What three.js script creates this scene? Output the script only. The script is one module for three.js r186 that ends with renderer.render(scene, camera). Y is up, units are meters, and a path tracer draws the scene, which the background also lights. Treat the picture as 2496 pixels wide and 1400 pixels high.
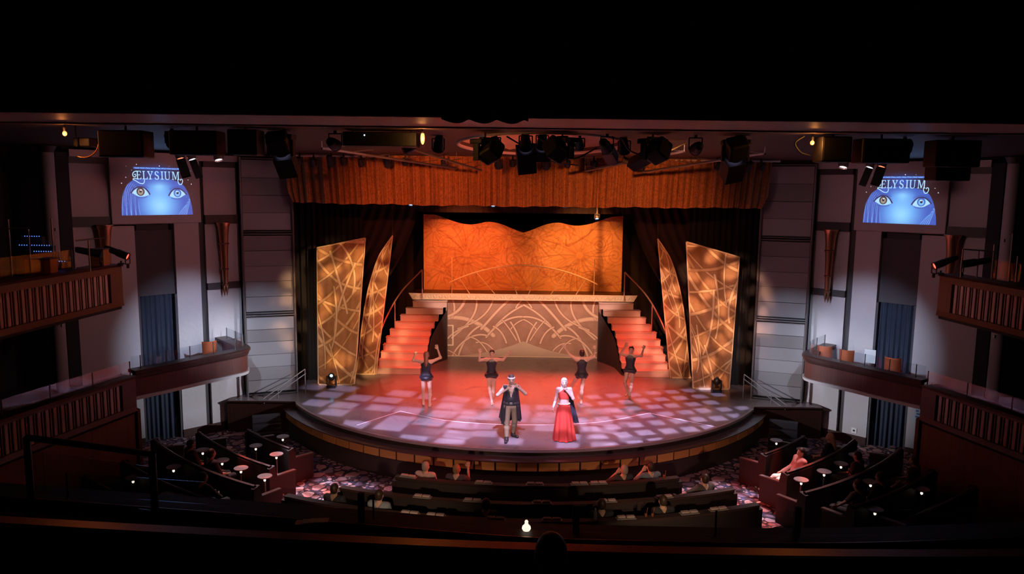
import * as THREE from 'three';
import { mergeGeometries, mergeVertices, toCreasedNormals } from 'three/addons/utils/BufferGeometryUtils.js';
import { RoundedBoxGeometry } from 'three/addons/geometries/RoundedBoxGeometry.js';
import { RectAreaLightUniformsLib } from 'three/addons/lights/RectAreaLightUniformsLib.js';

// ---------------------------------------------------------------- camera, exposure
const scene = new THREE.Scene();
scene.background = new THREE.Color(0x000000);
const camera = new THREE.PerspectiveCamera(2 * Math.atan(700 / 1810) * 180 / Math.PI, 2496 / 1400, 0.1, 120);
camera.position.set(-0.43, 7.45, 0);
camera.rotation.set(-Math.atan(235 / 1810), 0, 0.0118, 'XYZ');
const renderer = new THREE.WebGLRenderer();
renderer.toneMapping = THREE.LinearToneMapping;
renderer.toneMappingExposure = 1.0;
renderer.shadowMap.enabled = true;
RectAreaLightUniformsLib.init();

// ---------------------------------------------------------------- helpers
const V = (x, y, z) => new THREE.Vector3(x, y, z);
let seed = 7;
const rnd = (a = 0, b = 1) => { seed = (seed * 1664525 + 1013904223) >>> 0; return a + (b - a) * seed / 4294967296; };
const taken = new Map();
function numbered(n) { const k = taken.get(n) ?? 0; taken.set(n, k + 1); return k ? n + '_' + String(k).padStart(3, '0') : n; }
const lin = (r, g, b) => new THREE.Color().setRGB(r, g, b);
function mat(color, roughness = 0.7, extra = {}) { return new THREE.MeshStandardMaterial({ color: Array.isArray(color) ? lin(...color) : color, roughness, ...extra }); }
function phys(color, roughness = 0.7, extra = {}) { return new THREE.MeshPhysicalMaterial({ color: Array.isArray(color) ? lin(...color) : color, roughness, ...extra }); }
function mesh(name, geo, material, parent = scene) {
  const m = new THREE.Mesh(Array.isArray(geo) ? merge(geo) : geo, material);
  m.name = parent === scene ? numbered(name) : name; m.castShadow = m.receiveShadow = true; parent.add(m); return m;
}
function thing(name, label, category, pos = [0, 0, 0], turn = 0, group, kind) {
  const o = new THREE.Group(); o.name = numbered(name); o.position.set(...pos); o.rotation.y = turn;
  o.userData = { label, category }; if (group) o.userData.group = group; if (kind) o.userData.kind = kind;
  scene.add(o); return o;
}
function structure(name, label, pos = [0, 0, 0], turn = 0) {
  const o = new THREE.Group(); o.name = numbered(name); o.position.set(...pos); o.rotation.y = turn; o.userData = { kind: 'structure', label }; scene.add(o); return o;
}
function copy(o, pos, turn, label) { const c = o.clone(); c.name = numbered(o.name.replace(/_\d{3}$/, '')); c.position.set(...pos); c.rotation.y = turn; c.userData = { ...o.userData, label }; scene.add(c); return c; }
function merge(list) {
  const gs = list.map((g) => { const h = g.index ? g.toNonIndexed() : g; for (const k of Object.keys(h.attributes)) if (!['position', 'normal', 'uv'].includes(k)) h.deleteAttribute(k);
    if (!h.attributes.normal) h.computeVertexNormals(); if (!h.attributes.uv) h.setAttribute('uv', new THREE.BufferAttribute(new Float32Array(h.attributes.position.count * 2), 2)); return h; });
  return mergeGeometries(gs);
}
function box(w, h, d, x = 0, y = 0, z = 0, bevel = 0) {
  const g = bevel ? new RoundedBoxGeometry(w, h, d, 1, Math.min(bevel, w / 2.1, h / 2.1, d / 2.1)) : new THREE.BoxGeometry(w, h, d);
  if (!bevel) { const p = g.attributes.position, n = g.attributes.normal, uv = g.attributes.uv;      // uv in metres
    for (let i = 0; i < p.count; i++) { const X = p.getX(i), Y = p.getY(i), Z = p.getZ(i); if (Math.abs(n.getX(i)) > .5) uv.setXY(i, Z, Y); else if (Math.abs(n.getY(i)) > .5) uv.setXY(i, X, Z); else uv.setXY(i, X, Y); } }
  return g.translate(x, y, z);
}
function cyl(r0, r1, h, x = 0, y = 0, z = 0, seg = 14) { return new THREE.CylinderGeometry(r1, r0, h, seg).translate(x, y + h / 2, z); }
function tube(pts, r, seg = 24, rs = 7, closed = false) { const v = pts.map((p) => V(...p)); return new THREE.TubeGeometry(v.length === 2 ? new THREE.LineCurve3(v[0], v[1]) : new THREE.CatmullRomCurve3(v, closed), v.length === 2 ? 1 : seg, r, rs, closed); }
function bar(a, b, r, rs = 7) { return tube([a, b], r, 1, rs); }
function lathe(pts, seg = 20) { return new THREE.LatheGeometry(pts.map(([r, y]) => new THREE.Vector2(r, y)), seg); }
function extr(pts, depth, bevel = 0) { // polygon in xy, pushed along +z
  const s = new THREE.Shape(pts.map(([x, y]) => new THREE.Vector2(x, y)));
  return new THREE.ExtrudeGeometry(s, { depth, bevelEnabled: bevel > 0, bevelSize: bevel, bevelThickness: bevel, bevelSegments: 1 });
}
// A closed profile of [r, y] swept round the vertical axis through (0, 0, CZ) between two azimuths; az 0 points to the house (+z), az > 0 to +x.
const CZ = -26.1;
const polar = (R, az, y = 0) => [R * Math.sin(az), y, CZ + R * Math.cos(az)];
function arcSweep(profile, a0, a1, n = 24, cz = CZ) {
  const pos = [], uv = [], m = profile.length, put = (p, az) => [p[0] * Math.sin(az), p[1], cz + p[0] * Math.cos(az)];
  const len = [0]; for (let i = 0; i < m; i++) { const a = profile[i], b = profile[(i + 1) % m]; len.push(len[i] + Math.hypot(a[0] - b[0], a[1] - b[1])); }
  const tri = (a, b, c, ua, ub, uc) => { pos.push(...a, ...b, ...c); uv.push(...ua, ...ub, ...uc); };
  for (let i = 0; i < n; i++) { const A = a0 + (a1 - a0) * i / n, B = a0 + (a1 - a0) * (i + 1) / n;
    for (let j = 0; j < m; j++) { const p = profile[j], q = profile[(j + 1) % m];
      const flat = Math.abs(p[1] - q[1]) < .001;
      const U = (pt, az, l) => flat ? [pt[0] * Math.sin(az), pt[0] * Math.cos(az)] : [pt[0] * az, l];
      tri(put(p, A), put(p, B), put(q, B), U(p, A, len[j]), U(p, B, len[j]), U(q, B, len[j + 1]));
      tri(put(p, A), put(q, B), put(q, A), U(p, A, len[j]), U(q, B, len[j + 1]), U(q, A, len[j + 1])); } }
  const cap = THREE.ShapeUtils.triangulateShape(profile.map(([r, y]) => new THREE.Vector2(r, y)), []);
  for (const [az, flip] of [[a0, 0], [a1, 1]]) for (const t of cap) { const f = flip ? [t[0], t[2], t[1]] : t; tri(...f.map((k) => put(profile[k], az)), ...f.map((k) => profile[k])); }
  const g = new THREE.BufferGeometry(); g.setAttribute('position', new THREE.Float32BufferAttribute(pos, 3)); g.setAttribute('uv', new THREE.Float32BufferAttribute(uv, 2));
  g.computeVertexNormals(); return toCreasedNormals(g, .5);
}
// A horizontal profile of [out, y] swept along a plan polyline of [x, z]; out is measured to the left of the walking direction.
function planSweep(path, profile, smooth = .5) {
  const pos = [], uv = [], n = path.length, m = profile.length, off = path.map((p, i) => { const a = path[Math.max(0, i - 1)], b = path[Math.min(n - 1, i + 1)]; const l = Math.hypot(b[0] - a[0], b[1] - a[1]); return [(b[1] - a[1]) / l, -(b[0] - a[0]) / l]; });
  const put = (i, k) => [path[i][0] + off[i][0] * profile[k][0], profile[k][1], path[i][1] + off[i][1] * profile[k][0]];
  let L = 0; const tri = (a, b, c, ua, ub, uc) => { pos.push(...a, ...b, ...c); uv.push(...ua, ...ub, ...uc); };
  for (let i = 0; i < n - 1; i++) { const l2 = L + Math.hypot(path[i + 1][0] - path[i][0], path[i + 1][1] - path[i][1]);
    for (let j = 0; j < m; j++) { const k = (j + 1) % m; tri(put(i, j), put(i + 1, j), put(i + 1, k), [L, profile[j][1]], [l2, profile[j][1]], [l2, profile[k][1]]); tri(put(i, j), put(i + 1, k), put(i, k), [L, profile[j][1]], [l2, profile[k][1]], [L, profile[k][1]]); } L = l2; }
  const cap = THREE.ShapeUtils.triangulateShape(profile.map(([r, y]) => new THREE.Vector2(r, y)), []);
  for (const [i, flip] of [[0, 0], [n - 1, 1]]) for (const t of cap) { const f = flip ? [t[0], t[2], t[1]] : t; tri(...f.map((k) => put(i, k)), ...f.map((k) => profile[k])); }
  const g = new THREE.BufferGeometry(); g.setAttribute('position', new THREE.Float32BufferAttribute(pos, 3)); g.setAttribute('uv', new THREE.Float32BufferAttribute(uv, 2)); g.computeVertexNormals(); return toCreasedNormals(g, smooth);
}
function resample(path, n) { const c = new THREE.CatmullRomCurve3(path.map(([x, z]) => V(x, 0, z))); return c.getSpacedPoints(n).map((p) => [p.x, p.z]); }
// A hanging cloth: rows by columns of points from a function (u, v) -> [x, y, z]
function cloth(fn, nu, nv, su = 1, sv = 1) {
  const g = new THREE.PlaneGeometry(1, 1, nu, nv), p = g.attributes.position, uv = g.attributes.uv;
  for (let i = 0; i < p.count; i++) { const u = uv.getX(i), v = uv.getY(i); p.setXYZ(i, ...fn(u, v)); uv.setXY(i, u * su, v * sv); }
  g.computeVertexNormals(); return g;
}
function canvasTex(w, h, draw, srgb = true, repeat) {
  const c = document.createElement('canvas'); c.width = w; c.height = h; draw(c.getContext('2d'), w, h);
  const t = new THREE.CanvasTexture(c); if (srgb) t.colorSpace = THREE.SRGBColorSpace; t.wrapS = t.wrapT = THREE.RepeatWrapping; t.magFilter = THREE.LinearFilter; if (repeat) t.repeat.set(...repeat); return t;
}
const side = (s) => (s < 0 ? 'left' : 'right');
const ORD = ['first', 'second', 'third', 'fourth', 'fifth', 'sixth', 'seventh', 'eighth', 'ninth', 'tenth'];
// ---------------------------------------------------------------- materials and textures
function noiseTex(size, cells, oct = 4, stretch = 1, lo = 0, hi = 255) {
  const d = new Uint8Array(size * size * 4), grid = [];
  for (let o = 0; o < oct; o++) { const nx = cells << o, ny = Math.max(1, Math.round(cells * stretch)) << o, a = new Float32Array(nx * ny); for (let i = 0; i < a.length; i++) a[i] = rnd(); grid.push([nx, ny, a]); }
  const sm = (t) => t * t * (3 - 2 * t);
  for (let y = 0; y < size; y++) for (let x = 0; x < size; x++) { let v = 0, amp = .5, tot = 0;
    for (const [nx, ny, a] of grid) { const fx = x / size * nx, fy = y / size * ny, ix = Math.floor(fx), iy = Math.floor(fy), tx = sm(fx - ix), ty = sm(fy - iy), g = (i, j) => a[(j % ny) * nx + (i % nx)];
      v += amp * ((g(ix, iy) * (1 - tx) + g(ix + 1, iy) * tx) * (1 - ty) + (g(ix, iy + 1) * (1 - tx) + g(ix + 1, iy + 1) * tx) * ty); tot += amp; amp *= .5; }
    const c = lo + (hi - lo) * v / tot; d.set([c, c, c, 255], (y * size + x) * 4); }
  const t = new THREE.DataTexture(d, size, size); t.wrapS = t.wrapT = THREE.RepeatWrapping; t.magFilter = THREE.LinearFilter; t.needsUpdate = true; return t;
}
const nPlaster = noiseTex(512, 16, 4), nGrain = noiseTex(512, 48, 3, .08), nCloth = noiseTex(256, 64, 2);
const rep = (t, x, y = x) => { const c = t.clone(); c.repeat.set(x, y); c.needsUpdate = true; return c; };
const woodMap = (r, g, b, dr) => canvasTex(256, 512, (c, w, h) => { c.fillStyle = `rgb(${r},${g},${b})`; c.fillRect(0, 0, w, h);
  for (let i = 0; i < 260; i++) { const x = rnd(0, w), k = rnd(-dr, dr); c.strokeStyle = `rgba(${r + k | 0},${g + k * .7 | 0},${b + k * .5 | 0},.5)`; c.lineWidth = rnd(.6, 3); c.beginPath(); c.moveTo(x, 0); c.bezierCurveTo(x + rnd(-9, 9), h * .3, x + rnd(-9, 9), h * .6, x, h); c.stroke(); } });
const M = {
  wall: mat([.48, .43, .44], .75, { bumpMap: rep(nPlaster, .6), bumpScale: .004 }),
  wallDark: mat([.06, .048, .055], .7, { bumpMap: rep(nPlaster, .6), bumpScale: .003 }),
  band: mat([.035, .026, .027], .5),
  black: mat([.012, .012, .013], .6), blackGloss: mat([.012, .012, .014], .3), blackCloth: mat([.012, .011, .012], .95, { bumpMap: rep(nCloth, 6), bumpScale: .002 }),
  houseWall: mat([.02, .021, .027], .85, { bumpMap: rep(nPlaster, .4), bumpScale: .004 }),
  ceiling: mat([.04, .022, .018], .6, { bumpMap: rep(nPlaster, .3), bumpScale: .003 }),
  voidCeiling: mat([.016, .016, .017], .9),
  beam: mat([.66, .56, .54], .5),
  wood: mat(0xffffff, .42, { map: rep(woodMap(92, 52, 44, 26), 1.2, .6), bumpMap: rep(nGrain, 1), bumpScale: .001 }),
  woodDark: mat(0xffffff, .38, { map: rep(woodMap(62, 36, 31, 18), 1.2, .6) }),
  slat: mat([.46, .32, .3], .4), slatThin: mat([.34, .19, .16], .45),
  recess: mat([.02, .013, .012], .8),
  brownWall: mat(0xffffff, .6, { map: rep(woodMap(120, 74, 54, 20), .7, .4) }),
  trimWhite: mat([.62, .6, .6], .5),
  glass: phys([.9, .93, .94], .03, { transmission: 1, thickness: 0, ior: 1.45 }),
  steel: mat([.55, .5, .5], .3, { metalness: .85 }), steelDark: mat([.16, .14, .14], .4, { metalness: .7 }),
  copper: mat([.62, .3, .17], .28, { metalness: .9 }), copperDark: mat([.3, .15, .09], .35, { metalness: .85 }),
  curtain: mat([.022, .029, .052], .85, { bumpMap: rep(nCloth, 4), bumpScale: .002 }),
  booth: phys([.022, .013, .014], .6, { sheen: .4, sheenColor: lin(.12, .08, .08), bumpMap: rep(nCloth, 5), bumpScale: .002 }), boothSeat: mat([.035, .017, .017], .75), boothTrim: mat([.08, .04, .036], .4),
  tableTop: mat([.24, .225, .235], .28), tableStem: mat([.3, .28, .27], .35, { metalness: .8 }),
  stageRed: mat([.5, .4, .38], .5), gold: mat([.8, .6, .38], .42), step: mat([.66, .46, .41], .55, { bumpMap: rep(nPlaster, 1), bumpScale: .002 }),
  white: mat([.75, .74, .72], .6), orange: mat([.5, .1, .03], .7),
};
M.lens = mat([.05, .05, .05], .2, { emissive: lin(1, .95, .85), emissiveIntensity: 2 });

const carpetMap = canvasTex(1024, 1024, (c, w, h) => {
  c.fillStyle = '#2c2028'; c.fillRect(0, 0, w, h);
  const wrap = (f) => { for (const dx of [-w, 0, w]) for (const dy of [-h, 0, h]) { c.save(); c.translate(dx, dy); f(); c.restore(); } };
  const cols = ['#a47c7e', '#b88c8a', '#6d5568', '#8a646a', '#c8a2a0', '#565070', '#a08e9c'];
  for (let i = 0; i < 90; i++) { const x = rnd(0, w), y = rnd(0, h), r = rnd(40, 110); wrap(() => { c.fillStyle = '#' + ['3c2a34', '2f2c4c', '4a2f36', '1e1a24'][i % 4]; c.beginPath(); c.ellipse(x, y, r, r * .6, i, 0, 7); c.fill(); }); }
  const got = []; for (let n = 0; n < 5000 && got.length < 330; n++) { const r = (got.length < 60 ? rnd(40, 62) : got.length < 150 ? rnd(20, 36) : rnd(7, 17)), x = rnd(0, w), y = rnd(0, h); if (got.some(([a, b, q]) => { const dx = Math.min(Math.abs(a - x), w - Math.abs(a - x)), dy = Math.min(Math.abs(b - y), h - Math.abs(b - y)); return Math.hypot(dx, dy) < (r + q) * .9; })) continue; got.push([x, y, r]);
    const k = cols[rnd(0, 7) | 0], k2 = cols[rnd(0, 7) | 0], a = rnd(0, 6), e = rnd(.6, .9), ph = rnd(0, 6); wrap(() => { c.fillStyle = k; c.beginPath(); for (let t = 0; t < 6.28; t += .25) { const q = r * (1 + .09 * Math.sin(3 * t + ph) + .06 * Math.sin(5 * t)), u = q * Math.cos(t), v = q * e * Math.sin(t); c.lineTo(x + u * Math.cos(a) - v * Math.sin(a), y + u * Math.sin(a) + v * Math.cos(a)); } c.fill(); if (r > 18) { c.strokeStyle = k2; c.globalAlpha = .5; c.lineWidth = r * .12; c.beginPath(); c.ellipse(x, y, r * .55, r * .4 * e, a, 0, 7); c.stroke(); c.globalAlpha = 1; } }); }
});
carpetMap.repeat.set(1 / 3.2, 1 / 3.2);
M.carpet = mat(0xffffff, .95, { map: carpetMap, bumpMap: rep(nCloth, 2), bumpScale: .003 });

const stageMap = canvasTex(1024, 1024, (c, w, h) => { c.fillStyle = '#857a7c'; c.fillRect(0, 0, w, h);
  for (let i = 0; i < 500; i++) { const k = rnd(85, 150) | 0; c.strokeStyle = `rgba(${k},${k * .88 | 0},${k * .9 | 0},.22)`; c.lineWidth = rnd(.5, 4); const x = rnd(0, w), y = rnd(0, h), a = rnd(0, 6.28), l = rnd(20, 160); c.beginPath(); c.moveTo(x, y); c.quadraticCurveTo(x + Math.cos(a) * l, y + Math.sin(a) * l, x + Math.cos(a + .4) * l * 1.7, y + Math.sin(a + .4) * l * 1.7); c.stroke(); }
  for (let i = 0; i < 120; i++) { const k = rnd(80, 160) | 0; c.fillStyle = `rgba(${k},${k * .86 | 0},${k * .88 | 0},.18)`; c.beginPath(); c.ellipse(rnd(0, w), rnd(0, h), rnd(10, 70), rnd(6, 30), rnd(0, 3), 0, 7); c.fill(); } });
stageMap.repeat.set(1 / 6, 1 / 6);
M.stage = phys(0xffffff, .27, { map: stageMap, roughnessMap: rep(noiseTex(512, 10, 4, 1, 150, 255), .2), bumpMap: rep(nPlaster, .25), bumpScale: .0015 });

// painted scenery: crossing strips of tracery on a mottled ground
function mottle(c, w, h, base, n, spread, size) { c.fillStyle = `rgb(${base})`; c.fillRect(0, 0, w, h); for (let i = 0; i < n; i++) { const k = rnd(-spread, spread); c.fillStyle = `rgba(${base.map((b) => Math.max(0, Math.min(255, b + k)) | 0)},.16)`; c.beginPath(); c.ellipse(rnd(0, w), rnd(0, h), rnd(size * .2, size), rnd(size * .2, size), rnd(0, 3), 0, 7); c.fill(); } }
function strand(c, pts, wd, col) { c.strokeStyle = col; c.lineWidth = wd; c.lineCap = 'round'; c.beginPath(); c.moveTo(pts[0], pts[1]); if (pts.length === 6) c.quadraticCurveTo(pts[2], pts[3], pts[4], pts[5]); else c.bezierCurveTo(...pts.slice(2)); c.stroke(); }
const soft = (c, p, wd, dark, pale) => { strand(c, p, wd + 14, dark.replace('A', '.14')); strand(c, p, wd + 6, dark.replace('A', '.26')); strand(c, p, wd, pale); strand(c, p, wd * .45, 'rgba(255,236,205,.28)'); };
const latticePanel = (sd) => canvasTex(512, 1536, (c, w, h) => { seed = sd; mottle(c, w, h, [176, 128, 86], 320, 44, 120);
  const dk = 'rgba(92,56,32,A)';
  for (let i = 0; i < 15; i++) { const y = (1.12 - i * .078) * h, s = i % 2, x0 = s ? -30 : w + 30, x1 = s ? w + 40 : -40, up = rnd(.14, .4) * h; soft(c, [x0, y, x0 * .4 + x1 * .6 + rnd(-40, 40), y - up * rnd(.05, .3), x1, y - up], rnd(20, 36), dk, i % 3 ? '#dcb684' : '#cfa06c'); }
  for (let i = 0; i < 7; i++) { const x = rnd(.1, .9) * w, y = (.2 + i * .13) * h; soft(c, [x, y + 260, x + rnd(-140, 140), y, x + rnd(-260, 260), y - rnd(380, 520)], rnd(16, 26), dk, '#e2c296'); }
  c.strokeStyle = '#e6cba2'; c.lineWidth = 12; c.strokeRect(0, 0, w, h); });
const sceneWallMap = canvasTex(1536, 640, (c, w, h) => { seed = 99; mottle(c, w, h, [166, 128, 108], 420, 34, 120);
  const one = (m) => { const X = (x) => (m ? w - x : x), S = (p, wd) => soft(c, p.map((v, i) => (i % 2 ? v : X(v))), wd, 'rgba(96,60,46,A)', '#d4b298');
    S([-20, 215, 160, 180, 330, 240, 470, 400], 44); S([60, -10, 110, 110, 60, 210], 20); S([190, -10, 170, 120, 60, 190, -10, 200], 30); S([300, -10, 330, 170, 200, 300, 60, 430], 20); S([470, -10, 430, 170, 300, 260, 120, 330], 18); S([640, -10, 520, 100, 430, 230, 350, 330], 26); S([768, 60, 640, 130, 540, 220, 430, 380], 20);
    S([768, 190, 640, 180, 520, 250, 400, 420], 20); S([768, 220, 690, 250, 640, 330], 14); S([640, 250, 700, 340, 735, 470], 18); S([560, 230, 640, 330, 700, 450], 14); S([470, 300, 560, 340, 600, 480], 18); S([-10, 480, 60, 360, 220, 300], 18); S([330, 300, 180, 400, 120, 650], 22); S([400, 400, 280, 360, 120, 480, 60, 650], 20); S([300, 480, 400, 460, 470, 560], 16); S([220, 420, 330, 420, 420, 600], 14); S([-10, 560, 70, 580, 130, 650], 14); S([768, -10, 720, 30, 690, 90], 16); };
  one(0); one(1);
  c.fillStyle = '#bda68f'; c.beginPath(); c.moveTo(0, h); c.quadraticCurveTo(w * .28, h * .97, w * .5, h * .72); c.quadraticCurveTo(w * .72, h * .97, w, h); c.fill();
  for (let i = 0; i < 500; i++) { c.strokeStyle = `rgba(${rnd(150, 215) | 0},${rnd(130, 180) | 0},${rnd(110, 150) | 0},.3)`; c.lineWidth = 2; const x = w * .5 + rnd(-.3, .3) * w, y = h * (.99 - .22 * rnd() * (1 - Math.abs(x / w - .5) * 3.2)); c.beginPath(); c.moveTo(x, y); c.lineTo(x + rnd(-20, 20), y + 10); c.stroke(); }
  c.strokeStyle = '#ead8c0'; c.lineWidth = 14; c.strokeRect(4, h * .46, 66, h * .34); });
const backdropMap = canvasTex(1536, 600, (c, w, h) => { seed = 1234; mottle(c, w, h, [224, 166, 108], 420, 46, 130);
  const col = () => `rgba(${rnd(120, 170) | 0},${rnd(62, 92) | 0},${rnd(30, 48) | 0},${rnd(.1, .26)})`;
  const burst = (x, y, r, n) => { for (let i = 0; i < n; i++) { const a = i * 6.283 / n + rnd(-.1, .1), l = r * rnd(.6, 1.35); strand(c, [x + Math.cos(a) * r * .14, y + Math.sin(a) * r * .14, x + Math.cos(a + .14) * l * .6, y + Math.sin(a + .14) * l * .6, x + Math.cos(a) * l, y + Math.sin(a) * l], rnd(4, 15), col()); } };
  const spiral = (x, y, r, d) => { c.strokeStyle = col(); c.lineWidth = 9; c.beginPath(); for (let t = 0; t < 14; t += .15) { const k = r * t / 14; c.lineTo(x + Math.cos(t * d) * k, y + Math.sin(t * d) * k); } c.stroke(); };
  for (const m of [0, 1]) { const X = (x) => (m ? w - x : x); burst(X(330), 300, 230, 30); burst(X(150), 420, 140, 18); burst(X(660), 170, 150, 22); burst(X(430), 90, 120, 16); burst(X(80), 120, 140, 16); burst(X(720), 560, 170, 26); burst(X(360), 560, 170, 22);
    for (const [x, y, r] of [[690, 340, 70], [480, 470, 56], [540, 230, 66], [180, 220, 52], [60, 300, 64], [600, 430, 52], [250, 480, 50]]) { spiral(X(x), y, r, m ? -1 : 1); c.strokeStyle = col(); c.lineWidth = 7; c.beginPath(); c.ellipse(X(x), y, r * 1.3, r * 1.15, .3, 0, 7); c.stroke(); }
    for (let i = 0; i < 60; i++) { const x = rnd(0, 768), y = rnd(0, h); strand(c, [X(x), y, X(x + rnd(-150, 150)), y + rnd(-120, 120), X(x + rnd(-240, 240)), y + rnd(-160, 160)], rnd(4, 14), col()); } } });
const valanceMap = canvasTex(2048, 768, (c, w, h) => { seed = 555; mottle(c, w, h, [186, 122, 74], 400, 40, 50);
  for (let i = 0; i < 9000; i++) { const x = rnd(0, w), y = rnd(0, h), a = 1.57 + rnd(-.9, .9), l = rnd(10, 34), q = i % 4; strand(c, [x, y, x + Math.cos(a) * l * .5 + rnd(-12, 12), y + Math.sin(a) * l * .5, x + Math.cos(a) * l, y + Math.sin(a) * l], rnd(1.5, 4.5), q === 0 ? 'rgba(236,186,118,.4)' : q === 1 ? 'rgba(140,84,44,.45)' : 'rgba(88,48,26,.42)'); }
  for (let i = 0; i < 160; i++) { const x = rnd(0, w); strand(c, [x, 0, x + rnd(-14, 14), h * .5, x + rnd(-10, 10), h], rnd(3, 9), `rgba(70,38,20,${rnd(.12, .3)})`); } });
const screenMap = canvasTex(1024, 768, (c, w, h) => {
  c.fillStyle = '#000000'; c.fillRect(0, 0, w, h);
  const g = (x, y, r, a, b) => { const q = c.createRadialGradient(x, y, r * .1, x, y, r); q.addColorStop(0, a); q.addColorStop(1, b); return q; };
  c.save(); c.beginPath(); c.moveTo(20, h - 40); c.bezierCurveTo(20, 420, 90, 300, 190, 250); c.bezierCurveTo(330, 190, 760, 190, 880, 300); c.bezierCurveTo(960, 380, 1000, 560, 1010, h - 40); c.closePath(); c.fillStyle = '#2450ae'; c.fill(); c.clip();
  c.fillStyle = g(530, 540, 520, '#5aa6f2', 'rgba(36,80,174,0)'); c.fillRect(0, 0, w, h); c.fillStyle = g(545, 600, 330, '#86cbfa', 'rgba(96,170,240,0)'); c.fillRect(0, 0, w, h); c.fillStyle = g(545, 330, 200, '#7cc0f4', 'rgba(96,170,240,0)'); c.fillRect(0, 0, w, h);
  for (let i = 0; i < 26; i++) { const x = 30 + i * 8; c.strokeStyle = i % 3 ? 'rgba(40,70,160,.6)' : 'rgba(110,175,240,.6)'; c.lineWidth = 9; c.beginPath(); c.moveTo(x + 90, 260 + i * 4); c.bezierCurveTo(x - 10, 400, x + 20, 560, x + (i % 5) * 12, 740); c.stroke(); }
  for (let i = 0; i < 9; i++) { c.strokeStyle = i % 2 ? '#2a4da8' : '#5f9be6'; c.lineWidth = 12; c.beginPath(); c.moveTo(1000 - i * 8, 420 + i * 20); c.quadraticCurveTo(950 - i * 10, 620, 860 - i * 14 + 40, 760); c.stroke(); }
  c.restore();
  const eye = (x, y, k, iris, ring) => { c.save(); c.translate(x, y); c.scale(k, 1);
    c.fillStyle = '#9fd2f6'; c.beginPath(); c.moveTo(-118, 20); c.quadraticCurveTo(-40, -80, 40, -50); c.quadraticCurveTo(90, -30, 122, 40); c.quadraticCurveTo(40, 84, -40, 66); c.closePath(); c.fill();
    c.fillStyle = ring; c.beginPath(); c.ellipse(0, 2, 55, 58, 0, 0, 7); c.fill(); c.fillStyle = iris; c.beginPath(); c.ellipse(0, 6, 38, 42, 0, 0, 7); c.fill(); c.fillStyle = '#121020'; c.beginPath(); c.arc(0, 0, 17, 0, 7); c.fill(); c.fillStyle = '#eaf6ff'; c.beginPath(); c.arc(6, -18, 9, 0, 7); c.fill();
    c.strokeStyle = '#1c2b5c'; c.lineWidth = 20; c.beginPath(); c.moveTo(-132, 26); c.quadraticCurveTo(-60, -84, 36, -58); c.quadraticCurveTo(90, -36, 126, 44); c.stroke(); c.lineWidth = 8; c.strokeStyle = '#27489a'; c.beginPath(); c.moveTo(-120, -40); c.quadraticCurveTo(-20, -126, 110, -50); c.stroke(); c.beginPath(); c.moveTo(-90, 66); c.quadraticCurveTo(0, 110, 90, 70); c.stroke(); c.restore(); };
  eye(286, 400, 1, '#8e8a7c', '#2a2a30'); eye(798, 418, -1, '#6fb0ea', '#2c5cb8');
  c.save(); c.translate(0, 150); c.scale(1, .42); c.fillStyle = g(520, 0, 420, 'rgba(40,86,190,.95)', 'rgba(30,60,150,0)'); c.fillRect(0, -500, w, 1000); c.restore(); c.fillStyle = '#2d62c4'; c.fillRect(206, 66, 636, 26);
  c.fillStyle = '#a9dcfb'; c.font = '150px serif'; c.textBaseline = 'alphabetic'; const tx = 'ELYSIUM'; let x = 232; const adv = [84, 72, 96, 84, 50, 104, 120]; for (let i = 0; i < 7; i++) { c.save(); c.translate(x, 232); c.scale(.86, 1.06); c.fillText(tx[i], 0, 0); c.restore(); x += adv[i]; }
  c.strokeStyle = '#a9dcfb'; c.lineWidth = 11; c.lineCap = 'round'; c.beginPath(); c.moveTo(262, 130); c.bezierCurveTo(190, 100, 170, 210, 220, 200); c.bezierCurveTo(244, 192, 236, 158, 216, 168); c.stroke(); c.beginPath(); c.moveTo(262, 232); c.bezierCurveTo(220, 216, 190, 220, 196, 240); c.bezierCurveTo(220, 236, 270, 300, 320, 292); c.bezierCurveTo(344, 286, 348, 260, 346, 240); c.stroke(); c.beginPath(); c.moveTo(812, 226); c.bezierCurveTo(812, 320, 870, 320, 880, 250); c.bezierCurveTo(882, 216, 846, 214, 850, 240); c.stroke();
  c.fillStyle = '#9ed3f8'; for (let i = 0; i < 60; i++) if (i % 7) c.fillRect(214 + i * 10.4, 74 + rnd(-3, 5), 7, 9);
  c.fillStyle = '#dfe8ff'; for (const [a, b, r] of [[250, 30, 6], [560, 44, 7], [40, 290, 7], [100, 210, 6], [180, 110, 4], [110, 60, 4], [900, 120, 5], [1000, 100, 5], [960, 230, 6], [1005, 290, 7], [700, 44, 4]]) { c.beginPath(); c.arc(a, b, r, 0, 7); c.fill(); }
  for (let i = 0; i < 160; i++) { c.fillStyle = 'rgba(150,200,250,.5)'; c.fillRect(i % 2 ? rnd(10, 120) : rnd(900, 1015), rnd(400, 730), 5, 5); }
});
// ---------------------------------------------------------------- the house: floor, stage, walls, ceiling
{ const f = mesh('floor', arcSweep([[6, 0], [10.75, 0], [10.75, .05], [11.85, .05], [11.85, .15], [12.95, .15], [12.95, .25], [14, .25], [14, .35], [34, .35], [34, -.3], [6, -.3]], -1.45, 1.45, 60), M.carpet);
  f.userData = { kind: 'structure', label: 'dark carpet with pale blossoms stepping up from the stage' }; }

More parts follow.
